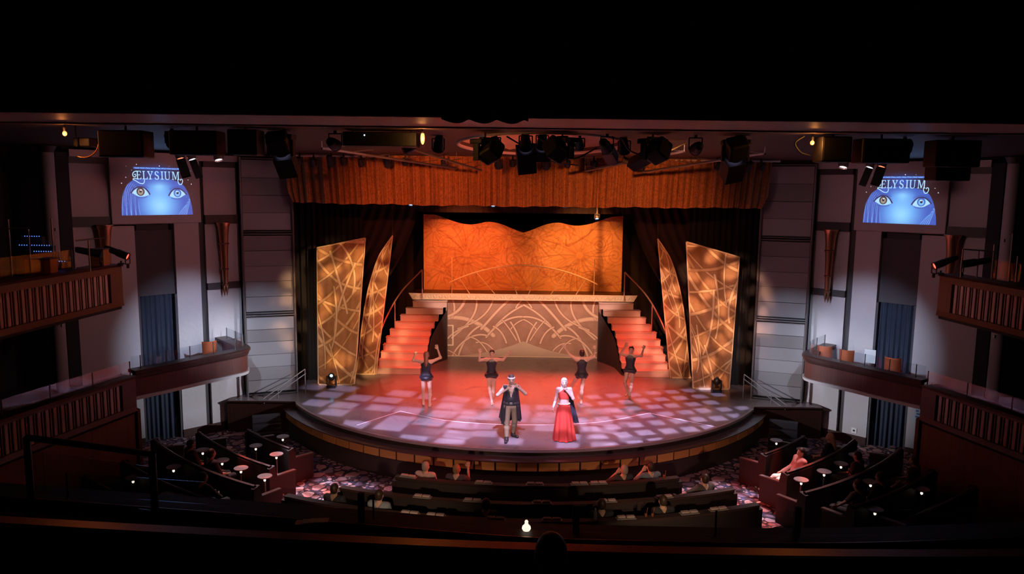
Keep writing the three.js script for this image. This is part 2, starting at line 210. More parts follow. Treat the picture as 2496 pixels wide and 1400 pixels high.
// stage
const stage = structure('stage', 'semicircular stage with glossy floor and amber skirt panels');
{ const sh = new THREE.Shape(), P = []; for (let i = 0; i <= 48; i++) { const a = -1.01 + 2.02 * i / 48; P.push([8.15 * Math.sin(a), CZ + 8.15 * Math.cos(a)]); }
  P.push([7.02, -22.02], [8.85, -22.02], [8.85, -32.5], [-8.85, -32.5], [-8.85, -22.02], [-7.02, -22.02]);
  P.forEach(([x, z], i) => (i ? sh.lineTo(x, -z) : sh.moveTo(x, -z)));
  mesh('stage_floor', new THREE.ExtrudeGeometry(sh, { depth: .06, bevelEnabled: false }).rotateX(-Math.PI / 2).translate(0, .94, 0), M.stage, stage);
  mesh('stage_edge', arcSweep([[8.1, .93], [8.17, .93], [8.17, 1.004], [8.1, 1.004]], -1.01, 1.01, 60), mat([.35, .25, .26], .3), stage);
  mesh('stage_fascia', arcSweep([[7.7, .5], [8.12, .5], [8.12, .935], [7.7, .935]], -1.01, 1.01, 48), mat([.05, .032, .036], .45), stage);
  mesh('stage_ledge', arcSweep([[8.0, .755], [8.44, .755], [8.47, .77], [8.47, .79], [8.44, .805], [8.0, .805]], -1.05, 1.05, 60), mat([.085, .05, .055], .22), stage);
  mesh('skirt_frame', arcSweep([[8.1, .5], [8.375, .5], [8.375, .76], [8.1, .76]], -1.05, 1.05, 48), M.recess, stage);
  mesh('skirt_wall', arcSweep([[8.0, 0], [8.33, 0], [8.33, .52], [8.0, .52]], -1.05, 1.05, 48), mat([.06, .042, .045], .6), stage);
  const amber = [mat([.66, .3, .1], .5), mat([.6, .27, .1], .5), mat([.7, .33, .11], .5)], N = 33;
  for (let i = 0; i < N; i++) { const a = -1.045 + 2.09 * (i + .5) / N, w = 2.09 / N * .455; mesh('skirt_panel', arcSweep([[8.36, .535], [8.4, .535], [8.4, .742], [8.36, .742]], a - w, a + w, 2), amber[i % 3], stage); }
  // inlaid seams of the stage lifts
  const line = mat([.75, .62, .6], .4), strip = (pts) => mesh('floor_line', tube(pts.map(([x, z]) => [x, .998, z]), .012, 20, 4), line, stage);
  strip([[-4.65, -19.75], [-3.65, -21.1]]); strip([[-3.65, -21.1], [-2.2, -20.25], [-.2, -19.95], [2, -20.25], [3.65, -21.2]]); strip([[3.65, -21.2], [5.3, -19.95]]);
}
for (const s of [-1, 1]) {   // plinths that carry the proscenium towers, with steps up to the stage
  const w = structure('wall_plinth_' + side(s), 'dark wall under the proscenium tower'); mesh('plinth_panel', box(2.1, .94, .5, s * 8.05, .47, -22.3), M.woodDark, w); mesh('plinth_cap', box(2.1, .05, .56, s * 8.05, .965, -22.27, .01), M.woodDark, w);
  const st = thing('stage_steps', `short dark carpeted steps up to the ${side(s)} end of the stage`, 'steps', [s * 7.62, 0, -21.2], -s * .35);
  for (let k = 0; k < 4; k++) mesh('step', box(.8, .19, .24, 0, .095 + k * .19, .5 - k * .22, .015), mat([.025, .02, .027], .6), st);
}

// proscenium towers
for (const s of [-1, 1]) {
  const a = Math.atan2(.52, 1.45), t = structure('wall_proscenium_' + side(s), 'tall proscenium tower of stacked pale panels in a dark metal frame', [s * 7.92, 0, -22.72], -s * a);
  const W = 1.54, pm = [phys([.3, .27, .28], .38, { bumpMap: rep(nPlaster, 1), bumpScale: .002 }), phys([.25, .225, .23], .42), phys([.34, .31, .32], .34)];
  mesh('tower_core', box(W, 7.3, .3, 0, 1 + 3.68, -.28), M.black, t);
  for (const x of [-1, 1]) mesh('frame_post', cyl(.042, .042, 7.35, x * (W / 2 - .03), 1, .03, 10), M.steelDark, t);
  for (const y of [1.03, 3.53, 6.05, 8.33]) { mesh('frame_rail', bar([-W / 2 + .02, y, .03], [W / 2 - .02, y, .03], .028), M.steelDark, t); if (y > 1.1 && y < 8) mesh('frame_rail', bar([-W / 2 + .02, y + .07, .03], [W / 2 - .02, y + .07, .03], .02), M.steelDark, t); }
  let k = 0; for (const [y0, y1, n] of [[1.08, 3.48, 6], [3.64, 6.0, 5], [6.16, 8.28, 4]]) for (let i = 0; i < n; i++) { const h = (y1 - y0) / n, g = box(W - .14, h - .012, .03, 0, 0, 0); g.rotateX([.1, -.09, .02, -.04, .12, -.1][k % 6]); g.translate(0, y0 + h * (i + .5), -.07); mesh('tower_panel', g, pm[k++ % 3], t); }
}

// splayed side walls with doorways, bands and mouldings; local x runs along the wall away from the stage, z out into the house
const WA = .7806, wallPos = (s) => [s * 8.8, 0, -22.68];
const onWall = (s, t, y, out = 0) => [s * (8.8 + t * .7102 - out * .704), y, -22.68 + t * .704 + out * .7102];
for (const s of [-1, 1]) {
  const w = structure('wall_' + side(s), 'pale splayed side wall beside the stage with dark bands', wallPos(s), -s * WA);
  const slab = (n, t0, t1, y0, y1, m, z0 = -.3, z1 = 0) => mesh(n, box(t1 - t0, y1 - y0, z1 - z0, s * (t0 + t1) / 2, (y0 + y1) / 2, (z0 + z1) / 2), m, w);
  slab('wall_panel', -.02, 1.02, 4.6, 6.36, M.wall); slab('wall_panel', -.02, 1.02, .28, 4.4, M.wall); slab('wall_panel', -.02, 1.02, 6.63, 8.03, M.wall);
  slab('wall_panel', 1.2, 1.9, .28, 8.2, M.wall); slab('wall_panel', 2.97, 4.5, .28, 6.36, M.wall); slab('wall_panel', 3.5, 4.5, 6.63, 8.03, M.wall); slab('wall_panel', 1.9, 3.5, 6.4, 8.2, M.wall);
  slab('wall_base', -.02, 1.9, 0, .28, M.woodDark, -.3, .02); slab('wall_base', 2.97, 4.5, 0, .28, M.woodDark, -.3, .02);
  slab('band', -.02, 1.02, 6.36, 6.63, M.band, -.3, .06); slab('band', -.02, 1.02, 4.4, 4.6, M.band, -.3, .06); slab('band', 3.5, 4.5, 6.36, 6.63, M.band, -.3, .06);
  slab('cornice', -.02, 1.02, 8.03, 8.2, M.band, -.3, .08); slab('cornice', 3.5, 4.5, 8.03, 8.2, M.band, -.3, .08); slab('cornice_lip', -.02, 4.5, 8.2, 8.38, M.wall, -.3, .16);
  slab('divider', 1.02, 1.2, 0, 8.2, M.band, -.3, -.1);
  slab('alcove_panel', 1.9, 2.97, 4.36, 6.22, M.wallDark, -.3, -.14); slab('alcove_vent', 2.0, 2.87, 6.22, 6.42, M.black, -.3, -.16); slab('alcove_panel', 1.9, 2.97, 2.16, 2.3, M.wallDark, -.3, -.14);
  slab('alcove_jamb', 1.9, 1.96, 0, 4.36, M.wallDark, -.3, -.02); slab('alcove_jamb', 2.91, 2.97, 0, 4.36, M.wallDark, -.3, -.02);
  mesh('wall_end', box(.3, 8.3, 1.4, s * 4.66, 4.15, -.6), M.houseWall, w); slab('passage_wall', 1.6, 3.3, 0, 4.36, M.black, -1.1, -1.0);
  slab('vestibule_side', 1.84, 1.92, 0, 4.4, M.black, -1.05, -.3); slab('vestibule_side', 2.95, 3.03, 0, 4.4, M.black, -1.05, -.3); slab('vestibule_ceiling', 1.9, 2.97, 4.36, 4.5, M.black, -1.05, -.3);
  // curtains in the upper and the lower doorway
  for (const [y0, y1, where] of [[2.31, 4.35, 'upper doorway above the box'], [.02, 2.15, 'ground floor doorway under the box']]) {
    const g = cloth((u, v) => { const t = 1.97 + .93 * u, f = Math.sin(u * 44 + s) * .035 + Math.sin(u * 17) * .02; return [s * t, y0 + (y1 - y0) * v, -.2 + f * (1.15 - .5 * v)]; }, 90, 6);
    const c = mesh('doorway_curtain', g, M.curtain); c.position.set(...wallPos(s)); c.rotation.y = -s * WA; c.userData = { label: `dark blue pleated curtain in the ${where} on the ${side(s)} wall`, category: 'curtain' };
  }
  // wall sockets near the floor and a small lamp under the box
  for (const [t, y] of [[.55, .5], [1.55, .42]]) { if (s < 0 && t > 1) continue; const o = thing('wall_socket', `${t < 1 ? 'pale wall socket low on the first bay' : 'pale wall socket low beside the dark curtain'} of the ${side(s)} wall`, 'socket', onWall(s, t, y), -s * WA); mesh('plate', box(.16, .16, .014, 0, 0, .008, .004), M.white, o); mesh('outlet', box(.06, .05, .012, 0, 0, .016, .003), M.black, o); }
  { const o = thing('wall_camera', `small black and white wall camera under the ${side(s)} box`, 'camera', onWall(s, .62, 1.86), -s * WA); mesh('bracket', box(.05, .06, .08, -.04, 0, .04, .005), M.black, o); mesh('housing', box(.11, .09, .1, .03, 0, .07, .012), M.white, o); mesh('lens', new THREE.CylinderGeometry(.028, .028, .02, 12).rotateX(Math.PI / 2).translate(.03, 0, .125), M.blackGloss, o); }
}

// boxes: a rounded parapet with a ledge, glass guard and pale soffit edge
const boxPath = (s) => resample([[9.19, -22.29], [8.75, -21.8], [8.3, -21.28], [7.99, -20.85], [7.95, -20.5], [8.15, -20.13], [8.66, -19.42], [9.27, -18.48], [9.72, -17.86]], 48).map(([x, z]) => [s * x, z]);
const guard = (parent, path, s, d, y, h, every, from = 0, to = path.length - 1) => {   // glass panels with slim posts along a plan path
  for (let i = from; i < to; i += every) { const seg = path.slice(i, Math.min(i + every, to) + 1); if (seg.length < 2) continue;
    mesh('glass_panel', planSweep(seg, [[s * d, y + .02], [s * (d + .012), y + .02], [s * (d + .012), y + h], [s * d, y + h]]), M.glass, parent);
    const a = seg[0], b = seg[1], l = Math.hypot(b[0] - a[0], b[1] - a[1]), o = [(b[1] - a[1]) / l, -(b[0] - a[0]) / l];
    mesh('guard_post', cyl(.014, .014, h, a[0] + o[0] * s * (d + .006), y, a[1] + o[1] * s * (d + .006), 7), M.steelDark, parent); }
};
for (const s of [-1, 1]) {
  const p = boxPath(s), b = structure('balcony_box_' + side(s), 'wood fronted theatre box with glass guard on the side wall'), D = (list) => list.map(([d, y]) => [s * d, y]);
  mesh('parapet', planSweep(p, D([[0, 2.28], [.09, 2.28], [.09, 2.86], [0, 2.86]])), M.wood, b);
  mesh('parapet_moulding', planSweep(p, D([[-.03, 2.74], [.01, 2.74], [.01, 2.8], [-.05, 2.84], [-.05, 2.8]])), M.woodDark, b);
  mesh('ledge', planSweep(p, D([[-.09, 2.86], [.3, 2.86], [.3, 2.94], [-.06, 2.94], [-.09, 2.91]])), M.woodDark, b);
  mesh('soffit_edge', planSweep(p, D([[-.03, 2.2], [.2, 2.16], [.2, 2.28], [-.05, 2.28]])), M.trimWhite, b);
  const sh = new THREE.Shape(), pts = [...p.slice(2), [s * 11.3, -20.2], [s * 9.25, -22.22]]; pts.forEach(([x, z], i) => (i ? sh.lineTo(x, -z) : sh.moveTo(x, -z)));
  mesh('box_floor', new THREE.ExtrudeGeometry(sh, { depth: .1, bevelEnabled: false }).rotateX(-Math.PI / 2).translate(0, 2.19, 0), M.trimWhite, b);
  guard(b, p, s, .1, 2.94, .34, 6, 4, 48);
}

// slatted balconies, one above the other, running back along the sides of the house
const lowerPath = (s) => resample([[9.5, -17.4], [9.95, -15.6], [10.3, -14.1], [10.5, -12.6], [10.5, -11]], 40).map(([x, z]) => [s * x, z]);
const upperPath = (s) => resample([[9.55, -17.15], [9.74, -15.2], [9.86, -13.5], [9.9, -11]], 40).map(([x, z]) => [s * x, z]);
function along(path, dist) { let L = 0; for (let i = 0; i < path.length - 1; i++) { const a = path[i], b = path[i + 1], l = Math.hypot(b[0] - a[0], b[1] - a[1]); if (L + l >= dist) { const k = (dist - L) / l; return [a[0] + (b[0] - a[0]) * k, a[1] + (b[1] - a[1]) * k, Math.atan2(b[0] - a[0], b[1] - a[1])]; } L += l; } return null; }
for (const s of [-1, 1]) for (const [name, path, y1, hs, drop, what] of [['lower', lowerPath(s), 2.94, .62, .13, 'lower side balcony with upright slats and a glass guard'], ['upper', upperPath(s), 5.66, .66, .2, 'upper side balcony with upright slats']]) {
  const b = structure(`balcony_${name}_${side(s)}`, what), D = (list) => list.map(([d, y]) => [s * d, y]), yb = y1 - drop - hs;
  mesh('ledge', planSweep(path, D([[-.1, y1 - .05], [.4, y1 - .05], [.4, y1], [-.08, y1]])), M.woodDark, b);
  mesh('top_rail', planSweep(path, D([[-.05, y1 - drop], [.1, y1 - drop], [.1, y1 - .05], [-.05, y1 - .05]])), M.wood, b);
  mesh('slat_backing', planSweep(path, D([[.06, yb - .02], [.12, yb - .02], [.12, y1 - drop], [.06, y1 - drop]])), M.recess, b);
  mesh('bottom_rail', planSweep(path, D([[-.07, yb - .12], [.12, yb - .12], [.12, yb], [-.05, yb]])), M.wood, b);
  const e = along(path, .2); mesh('end_block', box(.13, hs + .02, .44, 0, 0, 0, .01).rotateY(e[2]).translate(e[0] + s * .02, yb + hs / 2, e[1]), M.wood, b);
  const wide = box(.045, hs, .085, 0, 0, 0, .012), thin = box(.03, hs, .03, 0, 0, 0, .008);
  for (let d = .52, k = 0; ; d += .098, k++) { const q = along(path, d); if (!q || q[1] > -12.2) break; const m = mesh('slat', k % 2 ? thin : wide, k % 2 ? M.slatThin : M.slat, b); m.position.set(q[0] + s * .005, yb + hs / 2, q[1]); m.rotation.y = q[2]; }
  const outer = s * 13.5, sh = new THREE.Shape(); [...path, [outer, -11], [outer, -19.2], [s * 11.9, -19.3], [s * 9.95, -17.5]].forEach(([x, z], i) => (i ? sh.lineTo(x, -z) : sh.moveTo(x, -z)));
  mesh('balcony_floor', new THREE.ExtrudeGeometry(sh, { depth: .16, bevelEnabled: false }).rotateX(-Math.PI / 2).translate(0, yb - .2, 0), M.houseWall, b);
  if (name === 'lower') { guard(b, path, s, .08, y1, .34, 7, 0, 35);
    const w = structure('wall_under_balcony_' + side(s), 'brown panelled wall under the lower side balcony'); for (let i = 0; i < 38; i += 8) mesh('wall_board', planSweep(path.slice(i, i + 9).map((q, k, a) => (k === 0 ? [q[0], q[1] + .008] : q)), D([[.03, 0], [.1, 0], [.1, 2.08], [.03, 2.08]])), M.brownWall, w);
    const a = mesh('wall_board', box(.1, 2.08, .1), M.brownWall, w); a.geometry = planSweep([[s * 9.5, -17.4], [s * 9.9, -17.75], [s * 11.0, -19.0]], D([[.05, 0], [.12, 0], [.12, 2.08], [.05, 2.08]])); }
}

// house walls, columns, ceiling, stage house
for (const s of [-1, 1]) {
  mesh('wall_house_' + side(s), box(.3, 10.6, 26, s * 13.65, 5.2, -7), M.houseWall).userData = { kind: 'structure', label: 'dark side wall of the auditorium' };
  mesh('wall_rear_' + side(s), box(1.7, 10.6, .3, s * 12.95, 5.2, -19.6), M.houseWall).userData = { kind: 'structure', label: 'dark wall behind the side balconies' };
  mesh('wall_stagehouse_' + side(s), box(.3, 8.6, 10.2, s * 9.05, 4.3, -27.9), M.blackCloth).userData = { kind: 'structure', label: 'black side wall of the stage house' };
  mesh('wall_gap_' + side(s), box(5.5, 8.6, .3, s * 11.6, 4.3, -23.2), M.black).userData = { kind: 'structure', label: 'dark wall closing the corner beside the tower' };
  const c = thing('round_column', `tall round grey column between the ${side(s)} balconies and the wall`, 'column', [s * 12.05, 0, -18.75]); mesh('shaft', cyl(.15, .15, 8.3, 0, .1, 0, 24), mat([.3, .27, .28], .6), c); mesh('base_ring', cyl(.19, .18, .12, 0, 0, 0, 24), M.band, c); mesh('capital', cyl(.15, .22, .16, 0, 8.26, 0, 24), M.band, c);
  for (const y of [3.9, 6.35]) mesh('clip', box(.06, .08, .05, -s * .13, y, .08, .01), M.steel, c);
}
mesh('wall_stage_back', box(18.4, 8.6, .3, 0, 4.3, -32.9), M.blackCloth).userData = { kind: 'structure', label: 'black back wall of the stage' };
mesh('wall_back', box(27.6, 10.6, .3, 0, 5.2, 6), M.houseWall).userData = { kind: 'structure', label: 'dark rear wall of the auditorium' };
{ const sh = new THREE.Shape(); [[-13.8, 11.1], [13.8, 11.1], [13.8, 33], [-13.8, 33]].forEach(([x, y], i) => (i ? sh.lineTo(x, y) : sh.moveTo(x, y))); const hole = new THREE.Path(); hole.absellipse(.15, 16.7, 1.8, 3.8, 0, 6.2832, true); sh.holes.push(hole);
  const c = structure('ceiling', 'low brown ceiling over the stalls with an oval recess'); mesh('ceiling_panel', new THREE.ExtrudeGeometry(sh, { depth: .12, bevelEnabled: false, curveSegments: 40 }).rotateX(-Math.PI / 2).translate(0, 8.45, 0), M.ceiling, c);
  const ring = []; for (let i = 0; i < 48; i++) { const a = i / 48 * 6.2832; ring.push([.15 + 1.8 * Math.cos(a), 8.45, -16.7 + 3.8 * Math.sin(a)]); } mesh('recess_rim', tube(ring, .04, 96, 6, true), M.beam, c);
  const dome = new THREE.SphereGeometry(1, 40, 12, 0, 6.2832, 0, Math.PI / 2).scale(1.82, .8, 3.82).translate(.15, 8.5, -16.7); mesh('recess_dome', dome, mat([.55, .36, .28], .6, { bumpMap: rep(nPlaster, 6), bumpScale: .01, side: THREE.DoubleSide }), c);
  mesh('ceiling_high', box(27.6, .2, 18.4, 0, 10.5, -3), M.voidCeiling).userData = { kind: 'structure', label: 'dark high ceiling over the balcony' };
  const t = structure('trim_1', 'pale edge beam of the low ceiling'); mesh('edge_beam', box(27.2, .1, 1.45, 0, 8.425, -10.5, .02), M.beam, t); mesh('edge_bead', box(27.2, .03, .05, 0, 8.365, -11.2, .01), M.beam, t);
  mesh('wall_drop', box(27.2, 2, .12, 0, 9.5, -9.85), M.voidCeiling).userData = { kind: 'structure', label: 'black drop wall over the edge beam' }; }

// mezzanine front in the foreground
const mezz = resample([[-11.5, -11.05], [-9.5, -10.7], [-7.91, -10.41], [-5.96, -10.14], [-4.17, -9.89], [-2.34, -9.61], [-.22, -9.3], [1.5, -9.23], [3.65, -9.23], [5.93, -9.42], [8, -9.72], [11.5, -10.4]], 60);
{ const b = structure('balcony_mezzanine', 'dark mezzanine front with ledge, counter and glass guard');
  mesh('parapet', planSweep(mezz, [[-.02, 1.9], [.32, 1.9], [.32, 2.88], [-.02, 2.88]]), M.blackGloss, b); mesh('ledge', planSweep(mezz, [[-.05, 2.88], [.38, 2.88], [.38, 2.94], [-.03, 2.94]]), M.black, b); mesh('ledge_bead', planSweep(mezz, [[-.062, 2.925], [-.04, 2.925], [-.04, 2.942], [-.062, 2.942]]), M.copperDark, b);
  mesh('counter', planSweep(mezz, [[-.52, 2.7], [-.04, 2.7], [-.04, 2.75], [-.52, 2.75]]), M.black, b); mesh('counter_edge', planSweep(mezz, [[-.54, 2.72], [-.515, 2.72], [-.515, 2.755], [-.54, 2.755]]), M.copperDark, b);
  mesh('mezzanine_floor', box(27, .2, 10, 0, 1.85, -3.5), M.houseWall, b);
  guard(b, mezz, 1, .12, 2.94, .35, 12, 12, 60);
  for (const [px, z] of [[-2.47, -9.75], [.46, -9.43], [3.43, -9.47]]) mesh('guard_upright', box(.09, .37, .06, px, 3.12, z, .008), M.black, b); }
// ---------------------------------------------------------------- scenery on the stage
for (const s of [-1, 1]) {
  const leg = (n, x0, x1, z, y1, lab) => { const g = cloth((u, v) => [s * (x0 + (x1 - x0) * u), 1 + (y1 - 1) * v, z + Math.sin(u * (x1 - x0) * 30) * .05], 60, 1); const m = mesh(n, g, M.blackCloth); m.userData = { label: lab, category: 'curtain' }; };
  leg('masking_curtain', 6.95, 8.9, -24.55, 8.4, `black pleated masking curtain beside the ${side(s)} proscenium tower`);
  leg('masking_curtain', 5.75, 8.9, -26.3, 8.4, `black pleated masking curtain behind the ${side(s)} leaf shaped panel`);
  // swagged tab curtain: its inner edge curves down and outwards
  const edge = (v) => 3.3 + 1.1 * Math.pow(1 - v, .7) + 1.6 * Math.pow(1 - v, 3);
  const g = cloth((u, v) => { const x = edge(v) + u * 2.2; return [s * x, 3.0 + 5.4 * v, -27.0 + Math.sin(u * 40 + v * 3) * .05]; }, 48, 24); const m = mesh('tab_curtain', g, mat([.03, .018, .02], .9)); m.userData = { label: `dark swagged tab curtain drawn aside on the ${side(s)} above the stairs`, category: 'curtain' };
}
{ const g = cloth((u, v) => [-8.8 + 17.6 * u, 6.6 + 1.8 * v, -28.6 + Math.sin(u * 420) * .05], 260, 1); mesh('border_curtain', g, mat([.035, .02, .02], .95)).userData = { label: 'dark border curtain hanging over the painted backdrop', category: 'curtain' }; }
{ const g = cloth((u, v) => [-8.8 + 17.6 * u, 1 + 7.4 * v, -31.5 + Math.sin(u * 260) * .06], 260, 1); mesh('rear_curtain', g, mat([.03, .02, .022], .95)).userData = { label: 'dark pleated curtain closing the back of the stage', category: 'curtain' }; }

// valance: deep pleated cloth across the proscenium with rounded lower corners
{ const g = cloth((u, v) => { const a = (u - .5) * 2, ax = Math.abs(a), x = a * 7.22 - Math.sign(a) * Math.max(0, .25 - v) * Math.max(0, ax - .96) * 14, low = 6.99 + .03 * a * a, hem = Math.sin(u * 150) * .012 + Math.sin(u * 37) * .012, y = low + hem * (1 - v) + (8.42 - low) * v;
    return [x - a * .1 * (1 - v), y, -21.95 + .5 * a * a * -1 * .6 + (Math.sin(u * 430 + 2.5 * Math.sin(u * 47)) * .05 + Math.sin(u * 171 + Math.sin(u * 23)) * .03) * (1 - .25 * v)]; }, 900, 14, 3, 1);
  const t = thing('stage_valance', 'amber patterned pleated valance across the top of the proscenium', 'valance'); mesh('pleated_cloth', g, mat(0xffffff, .8, { map: valanceMap, side: THREE.DoubleSide }), t);
  mesh('valance_batten', bar([-7.4, 8.4, -22.1], [7.4, 8.4, -22.1], .035), M.beam, t); }

// side panels: tall fabric flats painted with tracery, and leaf shaped flats beside the stairs
const lat = [latticePanel(11), latticePanel(29), latticePanel(53), latticePanel(71)].map((m) => mat(0xffffff, .75, { map: m, side: THREE.DoubleSide }));
for (const s of [-1, 1]) {
  const i = s < 0 ? 0 : 2;
  { const t = thing('scenic_panel', `tall slanted scenic panel painted with gold tracery, ${side(s)} of the stage beside the tower`, 'scenery'), xo0 = 6.82, xi0 = 5.62, xo1 = s < 0 ? 6.76 : 6.93, xi1 = 5.2, yo = s < 0 ? 5.54 : 5.4, yi = 5.87;
    const P = (u, v) => { const x = (xo0 + (xo1 - xo0) * v) * (1 - u) + (xi0 + (xi1 - xi0) * v) * u, y = 1.02 + ((yo * (1 - u) + yi * u) - 1.02) * v; return [s * x, y, -24.02]; };
    mesh('painted_cloth', cloth((u, v) => { const p = P(u, v); p[2] += Math.sin(u * 15 + 1) * .035 * (.3 + .7 * v) + Math.sin(u * 34) * .012; return p; }, 40, 30), lat[i], t);
    const c = [P(0, 0), P(1, 0), P(1, 1), P(0, 1)]; for (let k = 0; k < 4; k++) mesh('frame_edge', bar(c[k], c[(k + 1) % 4], .025), M.gold, t); mesh('foot', box(1.1, .05, .4, s * 6.22, 1.02, -24.1, .01), M.gold, t); }
  { const t = thing('leaf_panel', `narrow leaf shaped scenic panel painted with gold tracery beside the ${side(s)} stairs`, 'scenery');
    const L = [[1.0, 5.86], [1.89, 5.74], [3.06, 5.58], [4.07, 5.38], [5.15, 5.02], [5.51, 4.8], [5.86, 4.55]], xo = (y) => { for (let k = 0; k < 6; k++) if (y <= L[k + 1][0]) return L[k][1] + (L[k + 1][1] - L[k][1]) * (y - L[k][0]) / (L[k + 1][0] - L[k][0]); return 4.55; }, xi = (y) => 5.16 - .62 * (y - 1) / 4.86;
    mesh('painted_cloth', cloth((u, v) => { const y = 1.01 + 4.85 * v; return [s * (xo(y) * (1 - u) + xi(y) * u), y, -25.42 + Math.sin(u * 9) * .015]; }, 16, 40, .6, 1), lat[i + 1], t);
    mesh('frame_edge', tube(L.map(([y, x]) => [s * x, y, -25.42]), .022, 40, 6), M.gold, t); mesh('frame_edge', bar([s * 5.16, 1, -25.42], [s * 4.54, 5.88, -25.42], .022), M.gold, t); mesh('foot', box(.66, .05, .12, s * 5.54, 1.02, -25.42, .01), M.gold, t); mesh('hanging_wire', bar([s * 4.54, 5.88, -25.42], [s * 4.5, 8.4, -25.42], .008, 5), M.steelDark, t); }
}

// curved stairs up to the bridge
for (const s of [-1, 1]) {
  const xo = [5.16, 5.12, 5.09, 5.05, 4.99, 4.89, 4.73, 4.58, 4.41, 4.18], xi = [3.62, 3.5, 3.47, 3.45, 3.43, 3.4, 3.3, 3.18, 3.04, 2.9], st = thing('stage_stairs', `curved pale staircase with a single handrail rising to the bridge on the ${side(s)}`, 'stairs');
  for (let k = 0; k < 10; k++) { const w = xo[k] - xi[k], z = -25.5 - k * .26, x = s * (xo[k] + xi[k]) / 2, y = 1 + k * .225;
    const e = mesh('step', box(w, .21, .3, x, y + .105, z - .15), M.step, st); mesh('nosing', box(w + .03, .028, .33, x, y + .211, z - .14, .008), M.step, e); }
  const pos = [], quad = (a, b, c, d) => pos.push(...a, ...b, ...c, ...a, ...c, ...d);
  for (const [edge, off] of [[xi, -.012], [xo, .012]]) for (let k = 0; k < 10; k++) { const z0 = -25.52 - k * .26, z1 = z0 - .26, x0 = s * (edge[k] + off), x1 = s * (edge[Math.min(9, k + 1)] + off), y0 = 1 + k * .225 - .1, y1 = 1 + (k + 1) * .225 - .1; quad([x0, 1, z0], [x1, 1, z1], [x1, y1, z1], [x0, Math.max(1, y0), z0]); }
  const g = new THREE.BufferGeometry(); g.setAttribute('position', new THREE.Float32BufferAttribute(pos, 3)); g.computeVertexNormals(); mesh('stringer', g, mat([.04, .026, .03], .6, { side: THREE.DoubleSide }), st);
  const red = mat([.55, .28, .24], .35, { metalness: .3 }); mesh('handrail', tube([[s * 5.2, 1.0, -25.5], [s * 5.21, 1.85, -25.62], [s * 5.1, 2.4, -26.0], [s * 4.86, 3.06, -26.5], [s * 4.5, 3.72, -27.2], [s * 3.86, 4.42, -28.1]], .028, 40, 7), red, st);
  mesh('rail_post', bar([s * 3.86, 3.3, -28.12], [s * 3.86, 4.42, -28.12], .022), red, st); mesh('rail_post', bar([s * 4.7, 2.3, -26.8], [s * 4.7, 3.38, -26.8], .02), red, st);
}

// bridge with arched railing, scenic wall under it, backdrop behind
{ const t = thing('stage_bridge', 'gold trimmed bridge platform with an arched railing across the back of the stage', 'platform');
  mesh('deck', box(8.5, .2, 1.15, 0, 3.39, -28.85), M.woodDark, t);
  mesh('front_trim', extr([[-4.38, 3.5], [4.38, 3.5], [4.24, 3.27], [-4.24, 3.27]], .06, .01).translate(0, 0, -28.27), M.gold, t);
  const orn = []; for (let i = 0; i < 78; i++) { const x = -4.16 + i * .108; orn.push(new THREE.SphereGeometry(.045, 8, 6).scale(.8, 1.9, .5).rotateZ(i % 2 ? .5 : -.5).translate(x, 3.385, -28.2)); } mesh('trim_ornament', orn, M.gold, t).userData.kind = 'stuff';
  const ay = (x) => 4.62 - .71 * (x / 2.84) ** 2, arch = []; for (let i = 0; i <= 20; i++) { const x = -2.84 + 5.68 * i / 20; arch.push([x, ay(x), -28.3]); } mesh('arch_rail', tube(arch, .03, 60, 8), M.gold, t);
  for (const [a, b] of [[-2.45, -2.06], [-1.81, -1.09], [-.66, -.23], [.62, .21], [1.63, 1.06], [2.4, 2.03]]) mesh('arch_strut', bar([a, ay(a), -28.3], [b, 3.5, -28.3], .018), M.gold, t);
  for (const x of [-2.74, 2.72]) mesh('arch_post', bar([x, 3.5, -28.3], [x, 4.9, -28.3], .018), M.gold, t); }
{ const sh = new THREE.Shape(); sh.moveTo(-2.98, 1.04); sh.quadraticCurveTo(0, 1.01, 3.05, .995); sh.lineTo(3.05, 3.28); sh.lineTo(-2.98, 3.28); const g = new THREE.ExtrudeGeometry(sh, { depth: .04, bevelEnabled: false }); const p = g.attributes.position, uv = g.attributes.uv; for (let i = 0; i < p.count; i++) uv.setXY(i, (p.getX(i) + 2.98) / 6.03, (p.getY(i) - 1) / 2.28);
  const t = thing('scenic_wall', 'low scenic wall of painted branching tracery under the bridge', 'scenery', [0, 0, -28.42]); mesh('painted_face', g, mat(0xffffff, .7, { map: sceneWallMap }), t); mesh('base_bar', bar([-2.98, 1.02, .03], [3.05, 1.02, .03], .018), M.gold, t); }
